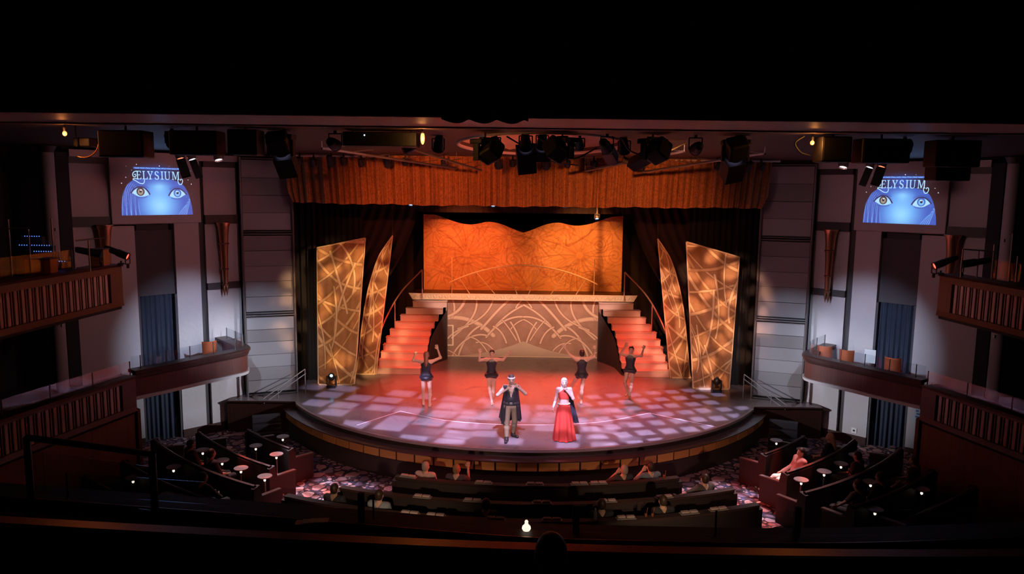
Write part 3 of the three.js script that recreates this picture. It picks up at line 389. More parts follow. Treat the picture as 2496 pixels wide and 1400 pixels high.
{ const sh = new THREE.Shape(); sh.moveTo(-4, 3.3); sh.lineTo(4, 3.3); sh.lineTo(3.98, 6.5); sh.lineTo(3.55, 6.46); sh.bezierCurveTo(3.1, 6.35, 2.7, 6.1, 2.15, 6.09); sh.bezierCurveTo(1.8, 6.08, 1.6, 6.22, 1.32, 6.2); sh.bezierCurveTo(.8, 6.16, .45, 5.9, 0, 5.78); sh.bezierCurveTo(-.45, 5.9, -.8, 6.16, -1.32, 6.2); sh.bezierCurveTo(-1.6, 6.22, -1.8, 6.08, -2.15, 6.09); sh.bezierCurveTo(-2.7, 6.1, -3.1, 6.35, -3.55, 6.46); sh.lineTo(-4, 6.47);
  const g = new THREE.ExtrudeGeometry(sh, { depth: .05, bevelEnabled: false, curveSegments: 16 }), p = g.attributes.position, uv = g.attributes.uv; for (let i = 0; i < p.count; i++) uv.setXY(i, (p.getX(i) + 4) / 8, (p.getY(i) - 3.3) / 3.2);
  const t = thing('painted_backdrop', 'large painted backdrop of swirls and starbursts with a wavy top edge', 'backdrop', [0, 0, -29.85]); mesh('painted_face', g, mat(0xffffff, .75, { map: backdropMap }), t); for (const x of [-3.97, 3.97]) mesh('edge_post', cyl(.03, .03, 2.3, x, 1, -.05, 8), M.black, t); mesh('base_frame', box(8, .3, .1, 0, 3.2, -.06), M.black, t); }

// handrails at both ends of the stage
for (const s of [-1, 1]) { const t = thing('stage_handrail', `slim metal handrail at the steps on the ${side(s)} end of the stage`, 'handrail'); const top = [s * 6.95, 1.77, -22.95], low = [s * 7.98, 1.06, -22.0];
  mesh('rail', bar(top, low, .018), mat([.3, .27, .27], .4, { metalness: .6 }), t); mesh('rail', bar([top[0] - s * .02, top[1] - .14, top[2]], [low[0] - s * .02, low[1] - .14, low[2]], .014), mat([.3, .27, .27], .4, { metalness: .6 }), t); mesh('post', bar([top[0], 1, top[2]], top, .016), mat([.3, .27, .27], .4, { metalness: .6 }), t); mesh('post', bar([s * 7.62, .99, -22.3], [s * 7.62, 1.3, -22.33], .016), mat([.3, .27, .27], .4, { metalness: .6 }), t); }
// ---------------------------------------------------------------- stage lighting: every fixture is built, and carries its own light
const CAN = { par: [.1, .3], small: [.075, .2], profile: [.085, .55] };
const canGeo = {}, yokeGeo = {};
for (const [k, [r, l]] of Object.entries(CAN)) {
  canGeo[k] = lathe([[.001, -l], [r * .55, -l], [r * .8, -l * .82], [r * .85, -l * .5], [r, -l * .42], [r, 0], [r * 1.08, 0], [r * 1.08, .02], [r * .94, .02], [r * .94, -.03], [r * .5, -.06], [.001, -.06]], 18).rotateX(Math.PI / 2);   // points along +z
  yokeGeo[k] = merge([bar([-r * 1.15, 0, 0], [-r * 1.15, r * 2, 0], .012, 5), bar([r * 1.15, 0, 0], [r * 1.15, r * 2, 0], .012, 5), bar([-r * 1.15, r * 2, 0], [r * 1.15, r * 2, 0], .012, 5)]);
}
const lensGeo = Object.fromEntries(Object.entries(CAN).map(([k, [r]]) => [k, new THREE.CylinderGeometry(r * .9, r * .9, .01, 18).rotateX(Math.PI / 2).translate(0, 0, -.022)]));
const darkLens = mat([.05, .05, .06], .15);
const moverHead = merge([new RoundedBoxGeometry(.36, .3, .36, 2, .05).translate(0, 0, -.16), new THREE.CylinderGeometry(.13, .15, .06, 20).rotateX(Math.PI / 2).translate(0, 0, .03)]);
const moverYoke = merge([box(.05, .3, .14, -.21, .04, 0, .015), box(.05, .3, .14, .21, .04, 0, .015), box(.48, .09, .3, 0, .22, 0, .02), box(.2, .06, .1, 0, .27, 0, .01)]);
const goboPlate = (half, holes) => { const sh = new THREE.Shape(); sh.moveTo(-half, -half); sh.lineTo(half, -half); sh.lineTo(half, half); sh.lineTo(-half, half); for (const h of holes) { const p = new THREE.Path(); h.forEach(([x, y], i) => (i ? p.lineTo(x, y) : p.moveTo(x, y))); p.closePath(); sh.holes.push(p); } return new THREE.ShapeGeometry(sh); };
function bricks(half, nx, ny, fill, jitter, turn, keep = 1) { const out = [], w = 2 * half * .96 / nx, h = 2 * half * .96 / ny; for (let j = 0; j < ny; j++) for (let i = 0; i < nx; i++) { if (rnd() > keep) continue; const cx = -half * .96 + w * (i + .5 + (j % 2) * .0) + rnd(-jitter, jitter) * w, cy = -half * .96 + h * (j + .5) + rnd(-jitter, jitter) * h, a = w * fill / 2 * rnd(.85, 1), b = h * fill / 2 * rnd(.8, 1); out.push([[cx - a, cy - b], [cx + a, cy - b + turn * a], [cx + a, cy + b + turn * a], [cx - a, cy + b]]); } return out; }
function leaves(half, n, size) { const out = [], got = []; for (let tries = 0; tries < n * 12 && out.length < n; tries++) { const x = rnd(-half, half) * .86, y = rnd(-half, half) * .86, a = rnd(0, 3.14), l = half * size * rnd(.7, 1.3); if (got.some(([u, v, m]) => Math.hypot(u - x, v - y) < (l + m) * .8)) continue; got.push([x, y, l]); const p = []; for (let k = 0; k < 10; k++) { const t = k / 10 * 6.283, q = l * Math.cos(t), w = l * .62 * Math.sin(t) * rnd(.8, 1.1); p.push([x + q * Math.cos(a) - w * Math.sin(a), y + q * Math.sin(a) + w * Math.cos(a)]); } out.push(p); } return out; }
function fixture(kind, label, pos, target, o = {}) {
  const t = thing(kind === 'mover' ? 'moving_light' : kind === 'profile' ? 'profile_spotlight' : 'stage_spotlight', label, 'stage light', pos), P = V(...pos), d = V(...target).sub(P).normalize(), q = new THREE.Quaternion().setFromUnitVectors(V(0, 0, 1), d), yaw = Math.atan2(d.x, d.z), col = o.color ?? [1, .9, .8];
  if (o.group) t.userData.group = o.group;
  let body, front = .03;
  if (kind === 'mover') { body = mesh('head', moverHead, M.black, t); front = .09; const y = mesh('yoke', moverYoke, M.black, t); y.rotation.y = yaw; body.quaternion.copy(q); mesh('lens', new THREE.CylinderGeometry(.115, .115, .01, 20).rotateX(Math.PI / 2).translate(0, 0, .062), o.I ? M.glow(col, o.see ?? 1) : darkLens, body); }
  else { body = mesh('can', canGeo[kind], o.silver ? M.steel : M.black, t); body.quaternion.copy(q); mesh('lens', lensGeo[kind], o.I ? M.glow(col, o.see ?? 1) : darkLens, body); const y = mesh('yoke', yokeGeo[kind], M.black, t); y.rotation.y = yaw; if (o.down) y.rotation.z = Math.PI; mesh('clamp', box(.05, .1, .05, 0, (o.down ? -1 : 1) * (CAN[kind][0] * 2 + .05), 0, .008), M.black, t); }
  if (o.hang) mesh('drop_pipe', bar([0, .25, 0], [0, o.hang - pos[1], 0], .018), M.black, t);
  if (o.I) {
    const l = new THREE.SpotLight(lin(...col), o.I, 0, o.angle ?? .3, o.pen ?? .5, 2); l.name = 'lamp'; l.position.copy(d.clone().multiplyScalar(front + .03)); l.castShadow = true; l.shadow.radius = o.soft ?? 2; l.shadow.mapSize.set(1024, 1024);
    l.target.position.copy(d.clone().multiplyScalar(5)); t.add(l, l.target);
    if (o.gobo) { const gd = o.gd ?? .36, half = gd * Math.tan(o.angle) * 1.08, iq = q.clone().invert(), L = P.clone().addScaledVector(d, front + .03);
      const toPlate = ([x, y, z]) => { const v = V(x, y, z).sub(L).applyQuaternion(iq); return [v.x / v.z * gd, v.y / v.z * gd]; };
      const holes = o.gobo(half, toPlate).filter((h) => h.every(([x, y]) => Math.abs(x) < half * .97 && Math.abs(y) < half * .97)), g = mesh('gobo_plate', goboPlate(half, holes), M.gobo, body); g.position.z = front + .03 + gd; g.rotation.z = o.spin ?? 0;
      const r = half + .014, hood = mesh('hood', merge([box(.008, 2 * r, gd + .06, -r, 0, gd / 2 + .03), box(.008, 2 * r, gd + .06, r, 0, gd / 2 + .03), box(2 * r, .008, gd + .06, 0, -r, gd / 2 + .03), box(2 * r, .008, gd + .06, 0, r, gd / 2 + .03)]), M.black, body); hood.position.z = front + .02; const sq = new THREE.Shape(), ho = new THREE.Path(); sq.moveTo(-r, -r); sq.lineTo(r, -r); sq.lineTo(r, r); sq.lineTo(-r, r); ho.absarc(0, 0, .07, 0, 6.2832, true); sq.holes.push(ho); mesh('hood_back', new THREE.ExtrudeGeometry(sq, { depth: .006, bevelEnabled: false }), M.black, body).position.z = front + .012; }
  }
  return t;
}
// shutter-cut patterns drawn for the stage floor: a grid of quads, kept inside the stage edge
function floorGrid(x0, x1, z0, z1, dx, dz, fx, fz, turn, keep, jit, test = () => true) { const out = [], c = Math.cos(turn), n = Math.sin(turn), mx = (x0 + x1) / 2, mz = (z0 + z1) / 2;
  for (let x = x0; x < x1; x += dx) for (let z = z0; z < z1; z += dz) { if (rnd() > keep) continue; const px = x + rnd(-jit, jit), pz = z + rnd(-jit, jit), w = dx * fx / 2 * rnd(.85, 1), h = dz * fz / 2 * rnd(.85, 1), Q = [[-w, -h], [w, -h], [w, h], [-w, h]].map(([a, b]) => { const u = px + a - mx, v = pz + b - mz; return [mx + u * c - v * n, 1, mz + u * n + v * c]; }); if (Q.filter(([a, , b]) => Math.hypot(a, b - CZ) < 8.06 && test(a, b)).length > 1) out.push(Q.map(([a, y, b]) => { const r = Math.hypot(a, b - CZ), k = Math.min(1, 8.06 / r); return [a * k, y, CZ + (b - CZ) * k]; })); } return out; }
const onFloor = (quads) => (half, plate) => quads.map((q) => q.map(plate));
const glows = new Map(); M.glow = (c, k) => { const key = c.join() + k; if (!glows.has(key)) glows.set(key, mat([.02, .02, .02], .3, { emissive: lin(...c), emissiveIntensity: k })); return glows.get(key); };
M.gobo = mat([.01, .01, .01], .9, { side: THREE.DoubleSide });
// front of house: under the low ceiling behind the edge beam
const F0 = 8.11, FZ = -13.2, RED = [1, .07, .04], LAV = [.68, .62, 1.1], WHITE = [.68, .84, 1.1], AMBER = [1, .36, .07];
fixture('mover', 'large black moving light hanging left of centre under the ceiling edge', [-.93, F0 - .04, FZ], onWall(-1, 1.7, 3.0), { hang: 8.46, color: WHITE, I: 400, angle: .165, pen: .8 });
fixture('mover', 'large black moving light hanging at the centre under the ceiling edge', [.42, F0, FZ], onWall(1, 1.7, 3.1), { hang: 8.46, color: WHITE, I: 420, angle: .165, pen: .8 });
fixture('mover', 'large black moving light hanging right of centre under the ceiling edge', [2.0, F0, FZ], [-5.8, 3.4, -24.3], { hang: 8.46, color: [1, .55, .24], I: 620, angle: .2, pen: .3, soft: .12, gobo: (h) => leaves(h, 90, .11) });
fixture('mover', 'large black moving light hanging far right under the ceiling edge', [3.45, F0, FZ], [4.4, 1, -20.6], { hang: 8.46, color: LAV, I: 780, angle: .36, pen: .3, soft: .08, gobo: onFloor(floorGrid(1.6, 7.4, -23.4, -18, .66, .72, .7, .62, -.28, .95, .05)) });
fixture('mover', 'large black moving light hanging far left under the ceiling edge', [-4.5, F0, FZ], [-4.0, 1, -20.4], { hang: 8.46, color: LAV, I: 640, angle: .36, pen: .3, soft: .1, gobo: onFloor(floorGrid(-7.6, -1.2, -23, -18, 1.0, .8, .86, .84, .25, .88, .08)) });
fixture('par', 'black spotlight between the two central moving lights', [-.22, 8.2, FZ], [.3, 1, -19.6], { hang: 8.46, color: LAV, I: 560, angle: .36, pen: .5, soft: .12, gobo: onFloor(floorGrid(-3.4, 3.6, -21.6, -18, .78, .62, .88, .86, .1, .82, .12)) });
fixture('par', 'black spotlight just right of the central moving light', [1.2, 8.2, FZ], [5.9, 3.4, -24.4], { hang: 8.46, color: [1, .5, .3], I: 620, angle: .2, pen: .3, soft: .12, gobo: (h) => leaves(h, 90, .12) });
fixture('par', 'black spotlight between the two right hand moving lights', [2.75, 8.2, FZ], [2.6, 6.5, -22], { hang: 8.46, color: [1, .3, .08], I: 150, angle: .42, pen: 1 });
fixture('par', 'black spotlight beside the left hand equipment case', [-3.55, 8.2, FZ], [-2.6, 6.5, -22], { hang: 8.46, color: [1, .22, .06], I: 150, angle: .42, pen: 1 });
// spotlights on the ends of the upper side balconies: red gelled for the stage, white across to the far wall
for (const s of [-1, 1]) { fixture('profile', `black balcony spotlight with a glowing red lens on the ${side(s)} upper balcony corner`, [s * 9.3, 5.84, -17.05], [-s * 5.2, 0, -17.0], { color: RED, I: 420, angle: .13, pen: .6, see: 4, down: true });
  fixture('profile', `black balcony spotlight just behind the red one on the ${side(s)} upper balcony`, [s * 9.55, 5.95, -16.4], onWall(-s, .9, 1.7), { color: [.85, .9, 1], I: 800, angle: .12, pen: .7, see: .4, down: true }); }
// silver fronted lamps above the screens, and a black one at each end of the bar
for (const s of [-1, 1]) { [[8.62, 8.14, -18.5], [8.33, 8.12, -18.5], [7.68, 8.12, -18.5]].forEach(([x, y, z], k) => fixture('par', `${['outermost', 'middle', 'innermost'][k]} of the three lit silver spotlights above the ${side(s)} screen`, [s * x, y, z], [[s * 5.6, 0, -17.0], [s * 4.9, 0, -17.2], [s * 5.0, 0, -16.2]][k], { hang: 8.46, silver: true, see: 5, color: [[1, .12, .06], [.8, .84, 1.1], [1, .62, .62]][k], I: [420, 450, 230][k], angle: [.22, .17, .3][k], pen: .6, soft: .15, gobo: k === 2 ? undefined : (h) => leaves(h, 34, .2) }));
  fixture('par', `black spotlight at the ${side(s)} end of the bar under the ceiling edge`, [s * 6.4, 8.2, FZ], [s * 8.1, 2.9, -22.6], { hang: 8.46, color: WHITE, I: 170, angle: .16, pen: .7 });
  fixture('par', `black rose flood lamp near the ${side(s)} end of the bar under the ceiling edge`, [s * 2.6, 8.25, -15.2], [s * 10.4, 5.2, -20.3], { hang: 8.46, color: [1, .5, .53], I: 32, angle: .62, pen: 1, soft: 30 }); }
// behind the valance
for (const [x, n] of [[-3.4, 'left'], [0, 'centre'], [3.4, 'right']]) fixture('par', `red back light over the stage, ${n}`, [x, 7.7, -27.4], [x * .75, 1, -23.4], { hang: 8.46, color: RED, I: 450, angle: .42, pen: .7 });
for (const s of [-1, 1]) { fixture('par', `red spotlight behind the valance for the ${side(s)} stairs`, [s * 3.1, 7.8, -22.6], [s * 4.2, 1.9, -26.4], { hang: 8.46, color: [1, .06, .03], I: 165, angle: .24, pen: .7 });
  fixture('par', `amber spotlight over the ${side(s)} half of the backdrop`, [s * 2.4, 7.5, -25.4], [s * 2.2, 4.6, -29.8], { hang: 8.46, color: s < 0 ? [1, .21, .06] : [1, .34, .09], I: 100, angle: .5, pen: .7 }); }
fixture('par', 'warm shuttered spotlight behind the valance for the scenic wall', [0, 7.8, -22.9], [0, 2.3, -28.4], { hang: 8.46, color: [1, .7, .56], I: 185, angle: .7, pen: .1, soft: .2, gd: .14, gobo: (h, plate) => [[[-3.05, 1, -28.36], [3.1, 1, -28.36], [4.3, 3.52, -28.2], [-4.3, 3.52, -28.2]].map(plate)] });
[[-3.72, 6.96, -24], [-1.07, 6.96, -24], [1.25, 6.97, -24], [2.55, 6.5, -26.4]].forEach(([x, y, z], i) => fixture('small', `small lamp with a bright blue lens peeping below the valance, ${ORD[i]} from the left`, [x, y, z], [x * 1.1, 1, z + 3.5], { hang: 8.46, color: [.3, .5, 1], I: 9, angle: .3, pen: .5, see: 4 }));
for (const s of [-1, 1]) fixture('par', `white follow spotlight at the rear of the house, ${side(s)}`, [s * 2.2, 9.6, 3.5], s < 0 ? [-.41, 1.9, -18.62] : [.93, 1.9, -18.73], { hang: 10.4, color: [1, .88, .8], I: s < 0 ? 700 : 150, angle: .04, pen: .4, soft: 1 });
for (const s of [-1, 1]) { fixture('par', `black flood lamp on the ${side(s)} side of the central group under the ceiling edge`, [s * 1.75 - .1, 8.2, -14.2], [s * 3, .3, -18.8], { hang: 8.46, color: [1, .45, .42], I: 24, angle: .6, pen: 1, soft: 20 });
  fixture('small', `small black lamp towards the ${side(s)} end of the central group under the ceiling edge`, [s * 5.1, 8.22, FZ], [s * 6.0, 3.2, -24.3], { hang: 8.46, color: s < 0 ? [1, .58, .3] : [1, .5, .38], I: 170, angle: .2, pen: .5 });
  fixture('small', `small black face lamp ${s < 0 ? 'left' : 'right'} of the centre line under the ceiling edge`, [s * .75, 8.24, FZ - .3], [s * 1.8, 1.9, -22.2], { hang: 8.46, color: [1, .45, .33], I: 240, angle: .22, pen: .7 }); }
fixture('small', 'small lamp shining up into the oval ceiling recess', [2.15, 8.2, -17.6], [.2, 9.2, -17.9], { hang: 8.46, color: [1, .2, .09], I: 26, angle: 1.1, pen: .6 });
fixture('par', 'black wash lamp in the middle of the bar under the ceiling edge', [.1, 8.27, -14.0], [.1, 1, -20], { hang: 8.46, color: [.74, .55, .98], I: 250, angle: .78, pen: .5, gd: .13, soft: .3, gobo: onFloor([Array.from({ length: 40 }, (_, i) => { const a = i < 20 ? -.95 + 1.9 * i / 19 : .8 - 1.6 * (i - 20) / 19; return i < 20 ? [8.0 * Math.sin(a), 1, CZ + 8.0 * Math.cos(a)]   : [7.4 * a, 1, -21.5 - .9 * a * a]; })]) });
for (const s of [-1, 1]) fixture('small', `small foot lamp fixed under the mezzanine front, ${side(s)}`, [s * 2.4, 2.5, -9.95], [s * 3.2, .6, -18], { color: [1, .6, .36], I: 32, angle: .42, pen: .8, down: true });
// unlit lamps along the top of the valance
[-6.9, -6.5, -6.1, -5.6, -5.25, -4.75, -4.0, -3.5, -2.4, -.85, -.45, .05, .5, 1.1, 1.85, 3.2, 5.35, 5.85, 6.2, 6.6].forEach((x, i) => fixture(i % 3 ? 'small' : 'par', `small black lamp along the top of the valance, ${ORD[i % 10]} of the ${i < 10 ? 'left' : 'right'} ten`, [x, 8.14 + .03 * Math.sin(i * 2), -21.35], [x * .9, 5, -24], { hang: 8.44, group: 'small lamps along the valance' }));
// screens
for (const s of [-1, 1]) {
  const t = thing('projection_screen', `pale projection screen showing blue eyes under the word ELYSIUM on the ${side(s)} wall`, 'screen', onWall(s, 2.36, 0), -s * WA);
  mesh('screen_board', box(2.4, 1.8, .1, 0, 7.32, .07, .015), M.wall, t);
  const pic = mesh('screen_picture', new THREE.PlaneGeometry(1.98, 1.53).translate(0, 7.34, .123), mat([.48, .43, .44], .75, { emissive: lin(1, 1, 1), emissiveMap: screenMap, emissiveIntensity: 1.15 }), t);
  const l = new THREE.RectAreaLight(lin(.3, .55, 1), .35, 1.9, 1.4); l.name = 'screen_light'; l.position.set(0, 7.34, .15); l.rotation.y = Math.PI; t.add(l);
}
// ---------------------------------------------------------------- seating, tables, fittings
const DEG = Math.PI / 180;
function booth(R, a0, a1, f, label, shelf) {
  const t = thing('booth_bench', label, 'bench'), A = a0 * DEG, B = a1 * DEG, n = Math.max(6, Math.round((a1 - a0) / 2.5));
  mesh('backrest', arcSweep([[R - .1, f + .1], [R, f], [R + .02, f + .5], [R, f + .9], [R - .04, f + .95], [R - .1, f + .93], [R - .16, f + .5]], A, B, n), M.booth, t);
  mesh('top_piping', arcSweep([[R - .07, f + .935], [R - .015, f + .935], [R - .005, f + .955], [R - .04, f + .972], [R - .075, f + .955]], A, B, n), M.boothTrim, t);
  if (shelf) mesh('bench_shelf', arcSweep([[R - .15, f + .968], [R + .01, f + .968], [R + .01, f + .985], [R - .15, f + .985]], A, B, n), M.booth, t);
  mesh('seat', arcSweep([[R - .68, f + .3], [R - .12, f + .3], [R - .12, f + .44], [R - .62, f + .47], [R - .69, f + .42]], A, B, n), M.boothSeat, t);
  mesh('plinth', arcSweep([[R - .6, f], [R - .1, f], [R - .1, f + .3], [R - .6, f + .3]], A, B, n), M.black, t);
  for (const [az, k] of [[A, -1], [B, 1]]) { const d = .045 / R; mesh('arm_panel', arcSweep([[R - .74, f], [R + .03, f], [R + .03, f + .9], [R - .14, f + .94], [R - .2, f + .66], [R - .74, f + .62]], az - d, az + d, 2), M.booth, t); mesh('arm_cap', arcSweep([[R - .76, f + .62], [R - .18, f + .655], [R - .18, f + .685], [R - .76, f + .65]], az - d * 1.2, az + d * 1.2, 2), M.boothTrim, t); }
}
booth(10.42, -17, 19.4, 0, 'curved dark bench nearest the stage in the central block', true); booth(11.5, -21, 23, .05, 'curved dark bench in the middle row of the central block', true); booth(12.53, -24, 22, .15, 'curved dark bench in the rear row of the central block', true);
for (const s of [-1, 1]) [[10.1, 36.5, 48.5, 0], [11.25, 32.5, 51, .05], [12.4, 28.5, 50, .15], [13.5, 29, 43.8, .25], [14.5, 31, 41.2, .35]].forEach(([R, a, b, f], k) => booth(R, s < 0 ? -b : a, s < 0 ? -a : b, f, `curved dark bench in the ${side(s)} block, ${ORD[k]} row from the stage`));
const napkin = mat([.42, .33, .33], .85);
const lampGlow = mat([.6, .5, .45], .4, { emissive: lin(1, .8, .66), emissiveIntensity: 1.6 });
function cocktailTable(R, az, f, h, r, label, group) { const t = thing('cocktail_table', label, 'table', polar(R, az * DEG, f), 0, group);
  mesh('table_top', lathe([[0, h - .03], [r * .9, h - .03], [r, h - .018], [r, h - .006], [r * .97, h], [0, h]], 28), M.tableTop, t); mesh('pedestal', cyl(.022, .018, h - .03, 0, 0, 0, 10), M.tableStem, t); mesh('foot', lathe([[0, 0], [.14, 0], [.14, .015], [.04, .04], [0, .045]], 20), M.tableStem, t); mesh('pedestal_lamp', new THREE.SphereGeometry(.028, 12, 8).scale(1, 1.2, 1).translate(0, h - .1, .012), lampGlow, t); return t; }
{ const rows = { '-1': [[9.5, 43.3, 0], [10.36, 42.4, 0], [10.36, 37.2, 0], [11.52, 45, .05], [11.52, 39.9, .05], [11.52, 35.9, .05], [11.52, 31.6, .05], [12.62, 40.7, .15], [13.62, 39.7, .25], [13.62, 33.6, .25]], 1: [[9.55, 45, 0], [10.36, 44, 0], [11.52, 46.3, .05], [11.52, 41.9, .05], [11.52, 37.8, .05], [11.52, 33.2, .05], [12.62, 37.9, .15], [13.62, 38.9, .25], [13.62, 31, .25]] };
  for (const s of [-1, 1]) { const count = {}, total = {}; rows[s].forEach(([, , f]) => (total[f] = (total[f] ?? 0) + 1)); rows[s].forEach(([R, a, f]) => { const k = R < 10 ? 'a' : f, i = (count[k] = (count[k] ?? -1) + 1); cocktailTable(R, s * a, f, .86, .165, R < 10 ? `small round lamp table before the first ${side(s)} bench, near the stage steps` : `small round lamp table, ${ORD[i]} from the wall, in front of the ${ORD[1 + Math.round((f + .001) / .1)]} ${side(s)} bench row`, `lamp tables in the ${side(s)} block`); }); }
  [[10.42, [-15.3, -5.6, .7, 6.2, 8.6], 0, 'first'], [11.5, [-11.4, -6, 1.2, 8.1, 14.4], .05, 'middle'], [12.53, [-14.2 + 3.2, -8.6, -3.2, 1.8, 6.2 + 2.3, 14.6, 17.6], .15, 'rear']].forEach(([R, as, f, row]) => as.forEach((a, i) => { const n = thing('napkin_tray', `low pale tray with folded napkins on the ${row} central bench back, ${ORD[i]} from the left`, 'tray', polar(R - .07, a * DEG, f + .985), a * DEG); mesh('tray_base', box(.4, .018, .13, 0, .009, 0, .006), M.tableTop, n); for (const q of [-1, 1]) mesh('napkin', box(.17, .045, .09, q * .09, .04, .005 * q, .02), napkin, n); })); }
const bottleGeo = lathe([[0, 0], [.032, 0], [.034, .01], [.034, .13], [.026, .165], [.013, .19], [.013, .215], [0, .215]], 14), capGeo = cyl(.015, .015, .022, 0, .21, 0, 10);
function bottle(pos, label) { const b = thing('water_bottle', label, 'bottle', pos); mesh('bottle_body', bottleGeo, phys([.8, .85, .9], .1, { transmission: .6, thickness: 0 }), b); mesh('bottle_cap', capGeo, M.white, b); }
bottle(polar(12.46, 5.7 * DEG, 1.135), 'clear water bottle standing on the rear central bench back'); bottle(polar(11.0, -31.6 * DEG, .05), 'clear water bottle standing by the end of a left bench');
function glass(pos, label) { const b = thing('drink_glass', label, 'glass', pos); mesh('tumbler', lathe([[0, .004], [.026, .004], [.034, .12], [.037, .12], [.03, 0], [0, 0]], 16), phys([.9, .9, .92], .05, { transmission: 1, thickness: 0 }), b); mesh('drink', lathe([[0, .008], [.026, .008], [.03, .07], [0, .07]], 14), mat([.35, .12, .05], .2), b); mesh('straw', bar([.01, .02, 0], [.03, .19, .01], .004, 5), M.orange, b); }
glass(polar(12.44, 10.4 * DEG, 1.135), 'left one of two drinks on the rear central bench back'); glass(polar(12.46, 11 * DEG, 1.135), 'right one of two drinks on the rear central bench back'); glass(polar(10.34, 17.4 * DEG, .985), 'drink with a straw at the right end of the first central bench back');

// sconces shaped like long tapering horns
for (const s of [-1, 1]) for (const [t0, where] of [[.55, 'between the stage tower and the screen'], [3.78, 'beyond the screen, above the upper balcony']]) {
  const t = thing('horn_sconce', `long tapering copper wall sconce on the ${side(s)} wall ${where}`, 'sconce', onWall(s, t0, 0, .2), -s * WA);
  mesh('horn', lathe([[.05, 4.5], [.075, 4.52], [.085, 4.95], [.11, 5.5], [.135, 6.0], [.165, 6.3], [.2, 6.38], [.215, 6.4], [.215, 6.42], [.19, 6.42], [.13, 6.2], [.04, 5.9], [0, 5.85]], 24), M.copper, t);
  for (const [y, r] of [[4.55, .085], [5.02, .1], [5.78, .135]]) mesh('collar', lathe([[r - .02, y - .03], [r + .012, y - .02], [r + .016, y], [r + .012, y + .02], [r - .02, y + .03]], 20), M.copperDark, t);
  for (const x of [-.045, .045]) mesh('tip', lathe([[0, 4.2], [.012, 4.24], [.03, 4.34], [.05, 4.52], [0, 4.53]], 12).translate(x, 0, 0), M.copperDark, t);
  for (const y of [4.8, 6.1]) mesh('bracket', box(.04, .05, .2, 0, y, -.11, .006), M.copperDark, t);
}
// upper balcony: rails, aisle steps with light strips, wooden cabinets
const led = mat([.05, .06, .1], .4, { emissive: lin(.12, .28, 1), emissiveIntensity: 1.4 });
const ledGeo = new THREE.SphereGeometry(.011, 6, 5);
{ const t = thing('aisle_steps', 'dark aisle steps with dotted blue edge lights on the left upper balcony', 'steps');
  for (const [x0, x1, y, z] of [[-10.37, -10.08, 5.82, -15.98], [-10.86, -10.39, 6.02, -16.1], [-11.27, -10.56, 6.14, -16.25], [-11.3, -10.93, 6.32, -16.5]]) { const st = mesh('step', box(x1 - x0 + .04, y - 4.78, .12, (x0 + x1) / 2, (y + 4.78) / 2 - .015, z - .08), M.houseWall, t); const n = Math.round((x1 - x0) / .055); for (let i = 0; i < n; i++) mesh('edge_led', ledGeo, led, st).position.set(x0 + (i + .5) * (x1 - x0) / n, y, z); } }
const rails = (label, list) => { const t = thing('balcony_rail', label, 'railing'); for (const [a, b] of list) mesh(Math.abs(a[1] - b[1]) > .2 ? 'rail_post' : 'top_rail', bar(a, b, .017), M.steel, t); };
rails('slim metal railing beside the aisle steps on the left upper balcony', [[[-11.28, 5.1, -16], [-11.28, 6.71, -16]], [[-11.47, 6.5, -16], [-10.86, 6.54, -16]], [[-10.86, 5.1, -16], [-10.86, 6.5, -16]], [[-10.35, 5.1, -16], [-10.35, 6.74, -16]]]);
rails('slim metal railing with posts near the end of the left upper balcony', [[[-9.9, 5.0, -16], [-9.9, 6.48, -16]], [[-9.86, 6.27, -16], [-9.35, 6.32, -16.3]], [[-9.58, 5.6, -16], [-9.58, 6.28, -16]]]);
rails('slim metal railing with posts near the end of the right upper balcony', [[[9.47, 6.29, -16.3], [10.16, 6.25, -16.3]], [[10.15, 5.0, -16.3], [10.15, 6.4, -16.3]], [[9.82, 5.6, -16.3], [9.82, 6.27, -16.3]], [[9.47, 5.66, -16.3], [9.47, 6.29, -16.3]]]);
rails('pair of metal posts at the right edge of the right upper balcony', [[[10.53, 5.0, -16.3], [10.53, 6.64, -16.3]], [[10.69, 5.0, -16.3], [10.69, 6.15, -16.3]]]);
for (const s of [-1, 1]) { const p = s < 0 ? upperPath(-1) : upperPath(1), b = thing('balcony_glass', `low glass guard along the ledge of the ${side(s)} upper balcony`, 'guard'); guard(b, p, s, .25, 5.66, .42, 8, 8, 40); }
const crate = mat(0xffffff, .5, { map: rep(woodMap(176, 112, 66, 40), 2, 1) });
for (const [x, y, z, w, h, lab] of [[-10.16, 5.3, -15.25, .54, .76, 'warm wooden cabinet panel behind the left upper balcony ledge'], [-9.78, 5.42, -16.75, .32, .72, 'small warm wooden cabinet beside the left balcony spotlight']]) { const t = thing('wooden_cabinet', lab, 'cabinet', [x, 0, z]); mesh('body', box(w, h, .25, 0, y + h / 2 - .02 - .1, 0, .008), crate, t); mesh('lid', box(w + .03, .025, .28, 0, y + h - .11, 0, .006), M.wood, t); }
for (const s of [-1, 1]) { const t = thing('spotlight_stand', `short black stand carrying the ${side(s)} balcony spotlight`, 'stand', [s * 9.44, 5.66, -17.02]); mesh('pole', cyl(.02, .02, .08, 0, 0, 0, 8), M.black, t); mesh('base', cyl(.08, .07, .03, 0, 0, 0, 14), M.black, t); }
